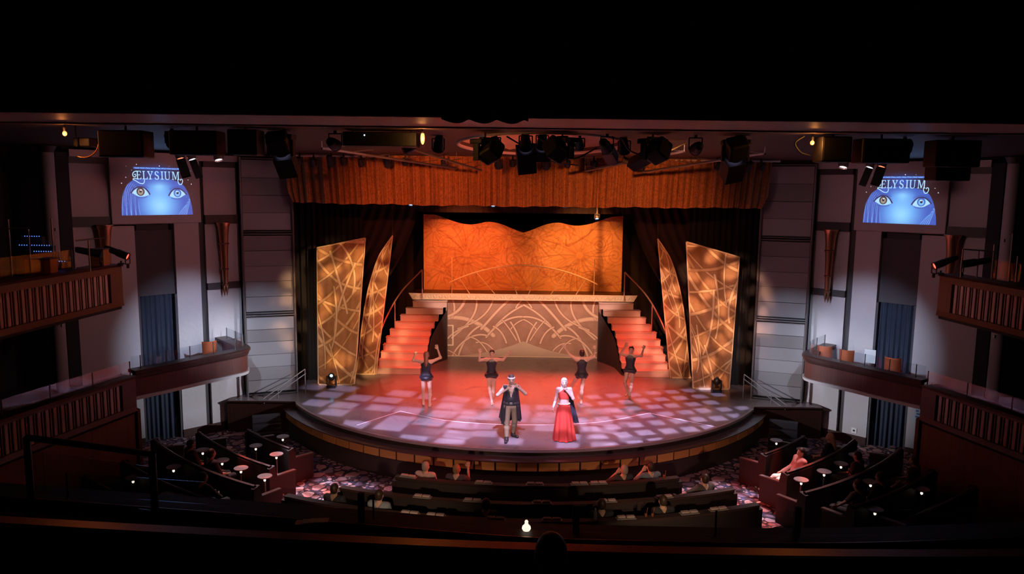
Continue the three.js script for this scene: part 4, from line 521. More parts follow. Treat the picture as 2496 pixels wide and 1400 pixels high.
// furniture in the boxes
function boxChair(pos, turn, label) { const t = thing('tub_chair', label, 'chair', pos, turn); mesh('seat', box(.42, .12, .42, 0, .36, 0, .04), M.orange, t); mesh('backrest', new THREE.CylinderGeometry(.22, .21, .4, 18, 1, true, Math.PI * .6, Math.PI * .8).translate(0, .6, 0), mat([.5, .1, .03], .7, { side: THREE.DoubleSide }), t); for (const [x, z] of [[-.2, -.18], [.2, -.18], [-.2, .18], [.2, .18]]) mesh('leg', cyl(.016, .02, .31, x * .85, 0, z * .85, 8), M.steelDark, t); }
boxChair([9.15, 2.29, -20.75], 2.4, 'orange tub chair near the stage end of the right box'); boxChair([9.95, 2.3, -19.75], 2.4, 'orange tub chair in the middle of the right box'); boxChair([-9.1, 2.3, -20.85], -2.4, 'orange tub chair near the stage end of the left box'); boxChair([8.7, 2.3, -21.2], 2.6, 'orange tub chair against the wall at the stage end of the right box');
{ const t = thing('menu_stand', 'white menu card stand in the right box between orange chairs', 'stand', [9.5, 2.3, -20.15], -.78); mesh('card', box(.3, .38, .02, 0, .72, 0, .004), M.white, t); mesh('stem', cyl(.015, .015, .54, 0, 0, 0, 8), M.steel, t); mesh('foot', cyl(.12, .1, .02, 0, 0, 0, 16), M.steel, t); }
{ const t = thing('exit_sign', 'small pale lit sign on the wall under the right box', 'sign', onWall(1, 3.28, 1.86, .02), -WA); mesh('sign_plate', box(.26, .2, .02, 0, 0, .01, .004), mat([.05, .07, .12], .4), t); mesh('sign_mark', box(.16, .05, .006, -.02, .02, .022, .002), mat([.2, .3, .5], .4, { emissive: lin(.25, .4, .8), emissiveIntensity: .5 }), t); }
for (const s of [-1, 1]) { const t = thing('door_plate', `small pale plate above the curtain under the ${side(s)} box`, 'plate', onWall(s, 2.4, 2.02, .12), -s * WA); mesh('plate_face', box(.14, .12, .01, 0, 0, 0, .003), M.white, t); mesh('plate_bracket', box(.03, .1, .02, 0, .1, -.015, .003), M.steel, t); }
for (const s of [-1, 1]) { const t = thing('notice_board', `narrow pale printed notice beside the curtain under the ${side(s)} box`, 'notice', onWall(s, 3.28, 1.05, .012), -s * WA); mesh('board', box(.26, .62, .016, 0, .31, .008, .004), mat([.4, .46, .58], .6), t); for (let i = 0; i < 6; i++) mesh('printed_block', box(i % 2 ? .08 : .16, .05, .004, i % 2 ? -.05 : .01, .1 + i * .085, .018, 0), mat([.06, .1, .22], .7), t); }
// moving heads on the stage floor
for (const s of [-1, 1]) { const t = thing('floor_moving_head', `black moving head lamp standing before the ${side(s)} scenic panel`, 'stage light', [s * 6.28, 1, -23.62]);
  mesh('base', box(.3, .1, .26, 0, .05, 0, .02), M.blackGloss, t); for (const x of [-1, 1]) mesh('yoke_arm', box(.05, .3, .12, x * .14, .25, 0, .02), M.blackGloss, t); const h = mesh('head', new THREE.SphereGeometry(.12, 20, 14).scale(.95, 1.15, .95).translate(0, .36, 0), M.blackGloss, t); mesh('lens', new THREE.SphereGeometry(.05, 14, 8).scale(1, 1, .5).translate(s < 0 ? .02 : 0, s < 0 ? .42 : .47, s < 0 ? .1 : .02), s < 0 ? M.glow([.35, .65, 1], 2.5) : darkLens, h); mesh('ring', new THREE.TorusGeometry(.06, .008, 6, 20).translate(s < 0 ? .02 : 0, s < 0 ? .42 : .47, s < 0 ? .1 : .02), M.steelDark, h); }
// rigging under the low ceiling
{ const rig = (label, list, r = .03) => { const t = thing('lighting_truss', label, 'truss'); list.forEach(([a, b]) => { mesh('truss_tube', bar(a, b, r), M.steelDark, t); const A = V(...a), B = V(...b), n = 6; for (let i = 0; i < n; i++) { const p = A.clone().lerp(B, i / n), q = A.clone().lerp(B, (i + 1) / n); mesh('truss_web', bar([p.x, p.y, p.z], [q.x, q.y + (i % 2 ? .14 : .14), q.z], .009, 5), M.steelDark, t); } for (const p of [A, B]) mesh('hanger', bar([p.x, p.y, p.z], [p.x, 8.45, p.z], .01, 5), M.steelDark, t); }); };
  rig('sloping lighting truss left of centre under the low ceiling', [[[-4.5, 8.3, -16], [-1.95, 8.02, -20]], [[-2.6, 8.3, -15.6], [-1.3, 7.98, -20.2]]]); rig('sloping lighting truss right of centre under the low ceiling', [[[4.9, 8.3, -16], [3.0, 7.98, -20]], [[3.1, 8.3, -15.6], [1.5, 8.0, -20.2]]]);
  const c = thing('equipment_case', 'long black equipment case hung under the ceiling edge left of centre', 'speaker', [-2.7, 8.32, -13]); mesh('case_body', box(1.25, .24, .5, 0, -.03, 0, .02), M.black, c); for (const x of [-.5, .5]) mesh('hanger', bar([x, .08, 0], [x, .13, 0], .015, 5), M.steelDark, c); mesh('status_lamp', new THREE.SphereGeometry(.012, 8, 6).translate(-.25, .03, .252), M.glow([.6, .75, 1], 4), c);
  const ring = (x, z, label, col) => { const t = thing('work_lamp', label, 'lamp', [x, 8.3, z]); mesh('bulb', new THREE.SphereGeometry(.035, 12, 8).scale(1, col[3] ?? 1.2, 1), M.glow(col.slice(0, 3), 3), t); mesh('socket', cyl(.02, .024, .06, 0, .04, 0, 10), M.black, t); const pl = new THREE.PointLight(lin(...col.slice(0, 3)), .9, 0, 2); pl.name = 'bulb_light'; pl.position.set(0, -.02, .06); pl.castShadow = true; t.add(pl); mesh('flex', bar([0, .1, 0], [0, .15, 0], .006, 5), M.black, t); };
  ring(-1.95, -12.6, 'slim glowing orange lamp beside the black equipment case', [1, .4, .1, 3]); ring(4.55, -12.6, 'small glowing orange bulb under the right part of the ceiling edge', [1, .35, .08, 1.1]); ring(-7.86, -12.5, 'small glowing orange lamp under the far left ceiling edge', [1, .3, .08, 1.2]);
  for (const s of [-1]) { const t = thing('arc_lamp', 'curved copper lamp reflector under the far left ceiling edge', 'lamp', [s * 7.72, 8.2, -12.75]); const a = []; for (let i = 0; i <= 8; i++) { const q = Math.PI * (1 + i / 8 * .55); a.push([s * -.28 * Math.cos(q + .2) * -1, .28 * Math.sin(q + .2), 0]); } mesh('reflector_rim', tube(a, .014, 20, 6), M.copper, t); mesh('hanger', bar([s * .1, -.1, 0], [s * .1, .25, 0], .012, 5), M.black, t); mesh('lamp_box', box(.3, .16, .3, s * .05, -.02, -.2, .03), M.black, t); } }
{ const cab = (pts, lab) => { const m = mesh('hanging_cable', tube(pts, .016, 24, 5), M.black); m.userData = { label: lab, category: 'cable' }; };
  cab([[-.55, 8.4, -13.4], [-.1, 8.2, -14.2], [.4, 8.05, -15.6], [1.0, 8.02, -16.6]], 'black cable sagging from the left moving light to the right'); cab([[.0, 8.4, -13.4], [.35, 8.2, -14], [.75, 8.08, -14.6], [1.2, 8.3, -14.8]], 'black cable drooping between the two central moving lights'); cab([[1.5, 8.42, -13.6], [1.75, 8.2, -14], [2.3, 8.15, -14.4], [2.9, 8.4, -14.6]], 'black cable drooping right of the central moving lights'); cab([[4.45, 8.42, -12.7], [4.3, 8.3, -12.7], [4.42, 8.15, -12.75], [4.6, 8.1, -12.8]], 'short cable beside the orange bulb on the right'); }
// black loudspeakers hung towards the ends of the bar
{ const spk = (x, y, z, w, h, lab) => { const t = thing('hanging_speaker', lab, 'speaker', [x, y, z]); mesh('cabinet', box(w, h, .4, 0, 0, 0, .02), M.black, t); mesh('grille', box(w - .05, h - .05, .01, 0, 0, .205, .004), M.blackCloth, t); mesh('hanger', bar([0, h / 2, 0], [0, 8.45 - y, 0], .02, 6), M.black, t); };
  for (const s of [-1, 1]) { spk(s * 6.95, 8.15, -12.7, .75, .44, `wide black loudspeaker hung in front of the ${side(s)} screen lamps`); spk(s * 5.75, 8.18, -12.7, .8, .4, `black loudspeaker next to the wide one on the ${side(s)} end of the bar`); spk(s * 4.95, 8.2, -12.75, .5, .42, `narrow black loudspeaker beside the ${side(s)} moving lights`); } spk(7.42, 8.02, -13.6, .62, .6, 'deep black loudspeaker hiding a corner of the right screen'); }
// black drapes hanging over the ceiling edge, close to the camera side
for (const [x0, x1, low, lab] of [[-1.35, -.25, 8.34, 'bunched black drape hanging over the middle of the ceiling edge'], [-9.5, -4.2, 8.385, 'wide black drape over the left part of the ceiling edge'], [-4.1, -1.4, 8.385, 'black drape left of the bunched one'], [.1, 2.0, 8.385, 'black drape right of the bunched one'], [2.1, 9.5, 8.385, 'wide black drape over the right part of the ceiling edge']]) {
  const n = Math.round((x1 - x0) * 14), g = cloth((u, v) => [x0 + (x1 - x0) * u, low + Math.abs(Math.sin(u * (x1 - x0) * 9)) * -.05 * (low < 8.37 ? 1 : .2) + (10.4 - low) * v, -9.6 + Math.sin(u * (x1 - x0) * 18) * .05 * (1 - .4 * v)], n * 3, 4); mesh('black_drape', g, M.blackCloth).userData = { label: lab, category: 'drape' }; }
{ const t = thing('ceiling_grille', 'faint reddish slatted grille high in the black drapes above centre', 'grille', [.12, 9.42, -9.5]); mesh('grille_back', box(.72, .85, .02, 0, 0, 0), mat([.14, .05, .04], .8), t); for (let i = 0; i < 9; i++) mesh('grille_slat', box(.022, .85, .02, -.33 + i * .083 + (i % 3) * .01, 0, .02), M.black, t); for (const y of [-.18, -.1, .22]) mesh('grille_rail', box(.72, .06, .02, 0, y, .035), M.black, t); }
// foreground on the mezzanine
{ const t = thing('safety_rail', 'black square framed safety rail at the left of the mezzanine front', 'railing'); mesh('top_bar', bar([-7.28, 3.9, -10.15], [-5.22, 3.9, -9.56], .045), M.blackGloss, t); for (const [x, z] of [[-7.28, -10.15], [-5.22, -9.56]]) mesh('post', bar([x, 2.75, z], [x, 3.9, z], .05), M.blackGloss, t); mesh('glass_infill', extr([[0, 0], [2.05, 0], [2.05, .62], [0, .62]], .012).rotateY(-.279).translate(-7.25, 3.1, -10.14), M.glass, t); }
{ const t = thing('mezzanine_bench', 'long black bench back across the foreground with a thin metal edge', 'bench'); const p = resample([[-9, -6.9], [-4, -6.35], [0, -6.05], [4, -6.05], [9, -6.5]], 30); mesh('backrest', planSweep(p, [[-.14, 1.97], [.02, 1.97], [.02, 4.4], [-.1, 4.4]]), M.black, t); mesh('metal_edge', planSweep(p, [[-.1, 4.4], [.03, 4.4], [.03, 4.43], [-.1, 4.43]]), M.copperDark, t); mesh('seat', planSweep(p, [[-.7, 3.5], [-.14, 3.5], [-.14, 3.62], [-.7, 3.62]]), M.black, t); }
{ const t = thing('ledge_lamp', 'small glowing pear shaped lamp on the mezzanine ledge at centre', 'lamp', [-.2, 2.945, -9.42]); mesh('bulb', lathe([[0, 0], [.045, .004], [.06, .03], [.055, .06], [.03, .085], [.02, .11], [.026, .125], [.015, .145], [0, .15]], 16), M.glow([1, .78, .62], 1.3), t); mesh('foot', cyl(.04, .035, .012, 0, -.004, 0, 14), M.black, t); }
{ const t = thing('paper_stack', 'small stack of pale printed papers on the mezzanine ledge left of centre', 'paper', [-3.1, 2.945, -9.6], .1); for (let i = 0; i < 3; i++) mesh('sheet', box(.26, .006, .14, i * .09 - .1, .004 + i * .007, rnd(-.02, .02), 0), mat(i % 2 ? [.5, .5, .6] : [.55, .45, .42], .8), t); }
// ---------------------------------------------------------------- people: continuous bodies meshed from a distance field round their joints
function sdf(prims, cell, k, clip) {
  const lo = [1e9, 1e9, 1e9], hi = [-1e9, -1e9, -1e9], bb = prims.map((p) => { const a = [], b = []; for (let i = 0; i < 3; i++) { if (p.c) { const r = Math.max(...p.r); a.push(p.c[i] - r); b.push(p.c[i] + r); } else { const r = Math.max(p.ra, p.rb); a.push(Math.min(p.a[i], p.b[i]) - r); b.push(Math.max(p.a[i], p.b[i]) + r); } lo[i] = Math.min(lo[i], a[i]); hi[i] = Math.max(hi[i], b[i]); } return [a, b]; });
  const m = cell * 2.5, n = lo.map((v, i) => Math.ceil((hi[i] - v + 2 * m) / cell) + 1), o = lo.map((v) => v - m), [nx, ny, nz] = n, F = new Float32Array(nx * ny * nz).fill(1);
  prims.forEach((p, q) => { const e = k + 2 * cell, i0 = [0, 1, 2].map((i) => Math.max(0, Math.floor((bb[q][0][i] - e - o[i]) / cell))), i1 = [0, 1, 2].map((i) => Math.min(n[i] - 1, Math.ceil((bb[q][1][i] + e - o[i]) / cell)));
    for (let z = i0[2]; z <= i1[2]; z++) for (let y = i0[1]; y <= i1[1]; y++) for (let x = i0[0]; x <= i1[0]; x++) { const X = o[0] + x * cell, Y = o[1] + y * cell, Z = o[2] + z * cell; let d;
      if (p.c) { const a = (X - p.c[0]), b = (Y - p.c[1]), c = (Z - p.c[2]), [r, s, t] = p.r, k0 = Math.hypot(a / r, b / s, c / t), k1 = Math.hypot(a / r / r, b / s / s, c / t / t); d = k1 > 0 ? k0 * (k0 - 1) / k1 : -Math.min(r, s, t); }
      else { const bx = p.b[0] - p.a[0], by = p.b[1] - p.a[1], bz = p.b[2] - p.a[2], px = X - p.a[0], py = Y - p.a[1], pz = Z - p.a[2], h = Math.max(0, Math.min(1, (px * bx + py * by + pz * bz) / (bx * bx + by * by + bz * bz + 1e-9))); d = Math.hypot(px - bx * h, py - by * h, pz - bz * h) - (p.ra + (p.rb - p.ra) * h); }
      const at = (z * ny + y) * nx + x, f = F[at], g = Math.max(k - Math.abs(f - d), 0) / (k || 1); F[at] = Math.min(f, d) - g * g * k * .25; } });
  if (clip) for (let z = 0, at = 0; z < nz; z++) for (let y = 0; y < ny; y++) for (let x = 0; x < nx; x++, at++) if (F[at] < .1) F[at] = Math.max(F[at], clip(o[0] + x * cell, o[1] + y * cell, o[2] + z * cell));
  const idx = new Int32Array(nx * ny * nz).fill(-1), pos = [], tri = [];
  for (let z = 0; z < nz - 1; z++) for (let y = 0; y < ny - 1; y++) for (let x = 0; x < nx - 1; x++) { const at = (z * ny + y) * nx + x; let s = 0, cx = 0, cy = 0, cz = 0, cnt = 0; const v = []; for (let c = 0; c < 8; c++) { v[c] = F[at + (c & 1) + ((c >> 1) & 1) * nx + (c >> 2) * nx * ny]; if (v[c] < 0) s |= 1 << c; } if (s === 0 || s === 255) continue;
    for (let a = 0; a < 8; a++) for (const bit of [1, 2, 4]) { if (a & bit) continue; const b = a | bit; if ((v[a] < 0) === (v[b] < 0)) continue; const t = v[a] / (v[a] - v[b]); cx += (a & 1) + (bit === 1 ? t : 0); cy += ((a >> 1) & 1) + (bit === 2 ? t : 0); cz += (a >> 2) + (bit === 4 ? t : 0); cnt++; }
    idx[at] = pos.length / 3; pos.push(o[0] + (x + cx / cnt) * cell, o[1] + (y + cy / cnt) * cell, o[2] + (z + cz / cnt) * cell); }
  const S = [1, nx, nx * ny];
  for (let z = 1; z < nz - 1; z++) for (let y = 1; y < ny - 1; y++) for (let x = 1; x < nx - 1; x++) { const at = (z * ny + y) * nx + x; for (let a = 0; a < 3; a++) { const f0 = F[at] < 0, f1 = F[at + S[a]] < 0; if (f0 === f1) continue; const u = S[(a + 1) % 3], w = S[(a + 2) % 3], A = idx[at], B = idx[at - u], C = idx[at - u - w], D = idx[at - w]; if (A < 0 || B < 0 || C < 0 || D < 0) continue; if (f0) tri.push(A, C, B, A, D, C); else tri.push(A, B, C, A, C, D); } }
  const g = new THREE.BufferGeometry(); g.setAttribute('position', new THREE.Float32BufferAttribute(pos, 3)); g.setIndex(tri); g.computeVertexNormals();
  return g;
}
const cap = (a, b, ra, rb = ra) => ({ a, b, ra, rb }), ell = (c, r) => ({ c, r });
const add3 = (a, b, k = 1) => [a[0] + b[0] * k, a[1] + b[1] * k, a[2] + b[2] * k], sub3 = (a, b) => add3(a, b, -1), unit = (a) => { const l = Math.hypot(...a) || 1; return a.map((v) => v / l); }, cross3 = (a, b) => [a[1] * b[2] - a[2] * b[1], a[2] * b[0] - a[0] * b[2], a[0] * b[1] - a[1] * b[0]];
const STAND = { pel: [0, .93, 0], waist: [0, 1.07, .005], chest: [0, 1.27, -.005], neck: [0, 1.42, -.015], head: [0, 1.565, .015], LS: [-.165, 1.385, -.01], RS: [.165, 1.385, -.01], LE: [-.23, 1.12, -.02], RE: [.23, 1.12, -.02], LW: [-.25, .88, .04], RW: [.25, .88, .04], LH: [-.085, .9, 0], RH: [.085, .9, 0], LK: [-.1, .49, .02], RK: [.1, .49, .02], LA: [-.1, .085, -.02], RA: [.1, .085, -.02], LT: [-.12, .03, .13], RT: [.12, .03, .13] };
const SIT = { ...STAND, pel: [0, .53, 0], waist: [0, .67, -.03], chest: [0, .86, -.06], neck: [0, 1.01, -.06], head: [0, 1.15, -.03], LS: [-.175, .97, -.06], RS: [.175, .97, -.06], LE: [-.25, .72, .02], RE: [.25, .72, .02], LW: [-.16, .62, .24], RW: [.16, .62, .24], LH: [-.09, .52, .02], RH: [.09, .52, .02], LK: [-.12, .52, .42], RK: [.12, .52, .42], LA: [-.13, .09, .4], RA: [.13, .09, .4], LT: [-.14, .03, .54], RT: [.14, .03, .54] };
function hand(w, dir, nrm, m, curl = .35) { // palm and five fingers along dir; nrm points out of the back of the hand; m = +1 when the thumb leaves towards +side
  const d = unit(dir), sd = unit(cross3(nrm, d)), n = unit(cross3(d, sd)), P = (l, s, h) => add3(add3(add3(w, d, l), sd, s * m), n, h), out = [cap(P(0, 0, 0), P(.045, 0, 0), .022, .026), cap(P(.04, -.022, 0), P(.085, -.026, 0), .016, .014), cap(P(.04, .02, 0), P(.088, .024, 0), .017, .014)];
  [[-.03, .062, .0075], [-.011, .076, .0085], [.009, .08, .0088], [.028, .07, .0085]].forEach(([s, l, r]) => { const a = P(.085, s, 0), b = P(.085 + l * .5, s * 1.25, -l * curl * .25), c = P(.085 + l * (1 - curl * .25), s * 1.4, -l * curl * .7); out.push(cap(a, b, r * 1.1, r), cap(b, c, r, r * .85)); });
  const t0 = P(.025, .022, 0), t1 = P(.055, .052, -.01), t2 = P(.085, .066, -.018); out.push(cap(t0, t1, .013, .011), cap(t1, t2, .011, .009)); return out;
}
function person(o) {
  const J = { ...(o.sit ? SIT : STAND), ...o.J }, t = thing('person', o.label, 'person', o.pos, o.turn ?? 0, o.group); t.scale.setScalar(o.scale ?? 1);
  const wr = o.slim ? .078 : .098, wx = o.slim ? .03 : .042, torso = (e = 0) => [cap(add3(J.pel, [-.06, 0, 0]), add3(J.waist, [-wx, 0, 0]), .108 + e, wr + e), cap(add3(J.pel, [.06, 0, 0]), add3(J.waist, [wx, 0, 0]), .108 + e, wr + e), cap(add3(J.waist, [-wx, 0, 0]), add3(J.chest, [-.055, 0, 0]), wr + e, (o.slim ? .094 : .108) + e), cap(add3(J.waist, [wx, 0, 0]), add3(J.chest, [.055, 0, 0]), wr + e, (o.slim ? .094 : .108) + e), cap(J.LS, add3(J.neck, [0, -.03, 0]), .052 + e, .055 + e), cap(J.RS, add3(J.neck, [0, -.03, 0]), .052 + e, .055 + e), cap(add3(J.chest, [-.08, .06, 0]), add3(J.chest, [.08, .06, 0]), (o.slim ? .074 : .085) + e, (o.slim ? .074 : .085) + e)];
  const arm = (S, e = 0, upto = 2) => { const a = [cap(J[S + 'S'], J[S + 'E'], .05 + e, .038 + e)]; if (upto > 1) a.push(cap(J[S + 'E'], J[S + 'W'], .038 + e, .026 + e)); return a; };
  const leg = (S, e = 0, upto = 3) => { const a = [cap(J[S + 'H'], J[S + 'K'], .083 + e, .052 + e)]; if (upto > 1) { const m = add3(J[S + 'K'], sub3(J[S + 'A'], J[S + 'K']), .32); a.push(cap(J[S + 'K'], m, .05 + e, .052 + e), cap(m, J[S + 'A'], .052 + e, .033 + e)); } return a; };
  const foot = (S, e = 0) => [cap(J[S + 'A'], add3(J[S + 'A'], [0, -.045, -.02]), .034 + e, .034 + e), cap(add3(J[S + 'A'], [0, -.045, -.02]), J[S + 'T'], .034 + e, .026 + e)];
  const fwd = o.face ?? [0, 0, 1], rt = unit(cross3([0, 1, 0], fwd)), up = [0, 1, 0], H = (x, y, z) => add3(add3(add3(J.head, rt, x), up, y), fwd, z);
  const head = [ell(H(0, .02, -.01), [.074, .098, .088]), ell(H(0, -.045, .018), [.056, .062, .062]), cap(H(0, .01, .072), H(0, -.02, .092), .011, .014), cap(J.neck, H(0, -.06, -.02), .05, .047), ell(H(-.075, -.005, -.005), [.014, .028, .018]), ell(H(.075, -.005, -.005), [.014, .028, .018])];
  const cell = o.cell ?? .012, gs = [sdf([...torso(), ...arm('L'), ...arm('R'), ...leg('L'), ...leg('R'), ...foot('L'), ...foot('R'), ...head], cell, .035)];
  for (const S of ['L', 'R']) { const d = o[S + 'dir'] ?? sub3(J[S + 'W'], J[S + 'E']); gs.push(sdf(hand(J[S + 'W'], d, o[S + 'nrm'] ?? [0, .2, -1], S === 'L' ? 1 : -1, o.curl ?? .4), o.handCell ?? .006, .012)); }
  mesh('body', gs, o.skin, t);
  if (o.faceOn !== false) { for (const x of [-.03, .03]) mesh('eye', new THREE.SphereGeometry(.011, 8, 6).scale(1.3, .7, .6).translate(...H(x, .012, .07)), M.eye, t); for (const x of [-.03, .03]) mesh('eyebrow', cap2(H(x - .016, .034, .072), H(x + .016, .036, .072), .005), M.eye, t); mesh('mouth', new THREE.SphereGeometry(.02, 8, 6).scale(1.1, .4, .5).translate(...H(0, -.06, .066)), M.lip, t); }
  const api = { t, J, H, torso, arm, leg, foot, cell, wear: (name, prims, m, clip, k = .03, c = cell) => mesh(name, sdf(prims, c, k, clip), m, t) };
  if (o.hair) api.wear('hair', o.hair(H, J), o.hairMat, (x, y, z) => { const q = sub3([x, y, z], J.head), f = q[0] * fwd[0] + q[1] * fwd[1] + q[2] * fwd[2]; return Math.min(f - .035 - Math.max(0, (q[1] - .055) * 1.2), 1); }, .02, cell * .8);
  return api;
}
const cap2 = (a, b, r) => bar(a, b, r, 5);
M.eye = mat([.02, .014, .012], .4); M.lip = mat([.35, .08, .07], .5);
const skin = [mat([.62, .4, .3], .55), mat([.5, .31, .23], .55), mat([.56, .37, .3], .55)], hairDark = mat([.035, .02, .015], .5), hairRed = mat([.22, .07, .04], .5), hairBlond = mat([.5, .36, .2], .55), hairGrey = mat([.32, .28, .26], .6), leo = phys([.022, .02, .03], .38, { sheen: .3, sheenColor: lin(.2, .2, .25) }), redCloth = mat([.62, .045, .03], .7), tan = mat([.27, .185, .125], .7), leather = phys([.03, .026, .032], .35, { clearcoat: .3 }), boots = mat([.03, .02, .018], .4);
const shortHair = (H) => [ell(H(0, .035, -.022), [.083, .1, .096]), ell(H(0, -.02, -.05), [.076, .07, .06])];
const bun = (H) => [...shortHair(H), ell(H(0, .05, -.115), [.045, .045, .045])];
const longHair = (H, J) => [...shortHair(H), cap(H(0, -.02, -.06), add3(J.neck, [0, -.06, -.09]), .07, .06), cap(add3(J.neck, [0, -.06, -.09]), add3(J.chest, [0, .02, -.14]), .06, .035)];
// dancers: black leotards with a puffed peplum
function dancer(o) { const p = person({ ...o, slim: true, hairMat: o.hairMat ?? hairDark }); const { J, torso } = p;
  p.wear('leotard', [...torso(.012).map((q) => ({ ...q })), cap(J.LH, add3(J.LH, [-.01, -.04, 0]), .09, .085), cap(J.RH, add3(J.RH, [.01, -.04, 0]), .09, .085)], leo, (x, y, z) => Math.max(y - (J.neck[1] - .02 - Math.max(0, Math.abs(x) - .045) * .8), Math.abs(x) - .2));
  p.wear('peplum', [ell(add3(J.pel, [0, -.01, 0]), [.2, .085, .17]), ell(add3(J.pel, [-.12, -.03, .03]), [.09, .07, .1]), ell(add3(J.pel, [.12, -.03, .03]), [.09, .07, .1]), ell(add3(J.pel, [0, -.04, -.1]), [.13, .07, .09])], leo, null, .03); return p; }
dancer({ label: 'dancer in black leotard with long reddish hair, back turned, by the left stairs', pos: [-2.95, 1, -21.6], turn: Math.PI, skin: skin[0], hairMat: hairRed, hair: longHair, faceOn: false, J: { LE: [-.42, 1.5, .02], LW: [-.34, 1.74, .03], RE: [.4, 1.4, .04], RW: [.36, 1.52, .12], LA: [-.1, .085, -.02], RA: [.1, .085, .1], RT: [.13, .03, .24], RK: [.1, .49, .08] }, curl: .2 });
dancer({ label: 'dancer in black leotard facing out with both arms spread, feet crossed, left of centre stage', pos: [-1.02, 1, -21.95], skin: skin[0], hair: bun, J: { LE: [-.36, 1.36, .03], LW: [-.36, 1.58, .06], RE: [.34, 1.38, .02], RW: [.5, 1.56, .04], LH: [-.085, .9, 0], LK: [-.05, .5, .05], RK: [.07, .5, 0], LA: [.02, .11, .06], RA: [.03, .1, -.06], LT: [.02, .03, .18], RT: [.06, .02, .06], head: [.01, 1.56, .02] }, curl: .2 });
dancer({ label: 'dancer in black leotard with back turned and one leg stretched aside, right of centre stage', pos: [1.72, 1, -22.1], turn: Math.PI, skin: skin[0], hair: bun, faceOn: false, J: { RE: [.36, 1.5, .03], RW: [.5, 1.7, .05], LE: [-.37, 1.46, .03], LW: [-.38, 1.66, .05], RK: [.24, .52, .3], RA: [.4, .1, .68], RT: [.46, .03, .8], RH: [.09, .9, .02], LK: [-.02, .5, .02], LA: [.0, .085, -.02], LT: [-.02, .03, .13] }, curl: .2 });
dancer({ label: 'dancer in black leotard stepping with a bent knee in front of the right stairs', pos: [3.3, 1, -22.75], turn: -.3, skin: skin[1], hair: bun, J: { LE: [-.3, 1.42, .04], LW: [-.18, 1.66, .05], RE: [.34, 1.4, .02], RW: [.4, 1.62, .06], LK: [-.12, .56, .2], LA: [-.06, .2, -.02], LT: [-.1, .1, .1], RK: [.06, .5, .04], RA: [.0, .085, -.04], RT: [.02, .03, .1], head: [.02, 1.555, .02] }, curl: .3 });
{ // lead singer in a long dark coat
  const p = person({ label: 'man in dark sleeveless long coat and tan trousers with both hands at his face', pos: [-.42, 1, -18.66], skin: skin[1], hairMat: hairDark, scale: 1.03, hair: (H) => [...shortHair(H), ...[-.04, 0, .04].map((x) => cap(H(x, .1, -.01), H(x * 1.2, .15, .0), .02, .008))], J: { LE: [-.34, 1.2, .1], LW: [-.1, 1.38, .2], RE: [.36, 1.24, .08], RW: [.16, 1.43, .18], LA: [-.1, .085, .1], LT: [-.12, .03, .25], LK: [-.1, .49, .1], RA: [.06, .085, -.28], RT: [.17, .03, -.18], RK: [.1, .49, -.08] }, Ldir: [.6, .8, .1], Rdir: [-.6, .8, .1], curl: .8 }), { J, H } = p;
  p.wear('trousers', [...p.leg('L', .016), ...p.leg('R', .016), cap(J.LH, J.RH, .105, .105)], tan, (x, y) => Math.max(y - .98, .13 - y)); for (const q of ['L', 'R']) p.wear('boot', [...p.foot(q, .014), cap(J[q + 'A'], add3(J[q + 'A'], [0, .16, 0]), .05, .055)], boots, (x, y) => y - .24);
  p.wear('coat', [...p.torso(.02)], leather, (x, y, z) => Math.max(y - 1.43, .93 - y, Math.abs(x) - .2, (z > 0 ? .02 + Math.max(0, y - 1.2) * .3 - Math.abs(x) : -1) * (y > 1.15 ? 1 : 0) - (y > 1.15 ? 0 : 1)));
  p.wear('belt', [cap([-.08, .99, 0], [.08, .99, 0], .125, .125)], mat([.07, .06, .06], .3), (x, y) => Math.abs(y - .99) - .03); mesh('buckle', box(.07, .05, .02, 0, .99, .128, .006), M.steel, p.t);
  const tail = mat([.03, .026, .034], .5, { side: THREE.DoubleSide });
  mesh('coat_tail', cloth((u, v) => { const a = -1.9 - u * 2.5, r = .165 + .09 * (1 - v) + .02 * Math.sin(u * 24) * (1 - v); return [Math.sin(a) * r * 1.25, .5 + (u > .85 || u < .12 ? .08 : 0) + .62 * v - .08 * Math.abs(Math.sin(u * 5)) * (1 - v), Math.cos(a) * r * .9]; }, 40, 10), tail, p.t);
  for (const sx of [-1, 1]) mesh('coat_front', cloth((u, v) => [sx * (.1 + .09 * u + .05 * (1 - v)), (sx < 0 ? .44 : .58) + (sx < 0 ? .86 : .72) * v, .1 + .05 * (1 - v) - .11 * u + Math.sin(u * 9) * .01], 8, 10), tail, p.t);
  const tor = new THREE.TorusGeometry(.083, .014, 8, 28).rotateX(Math.PI / 2).scale(1, 1.6, 1.12).translate(...H(0, .055, -.012)); mesh('headband', tor, mat([.8, .76, .76], .35), p.t);
}
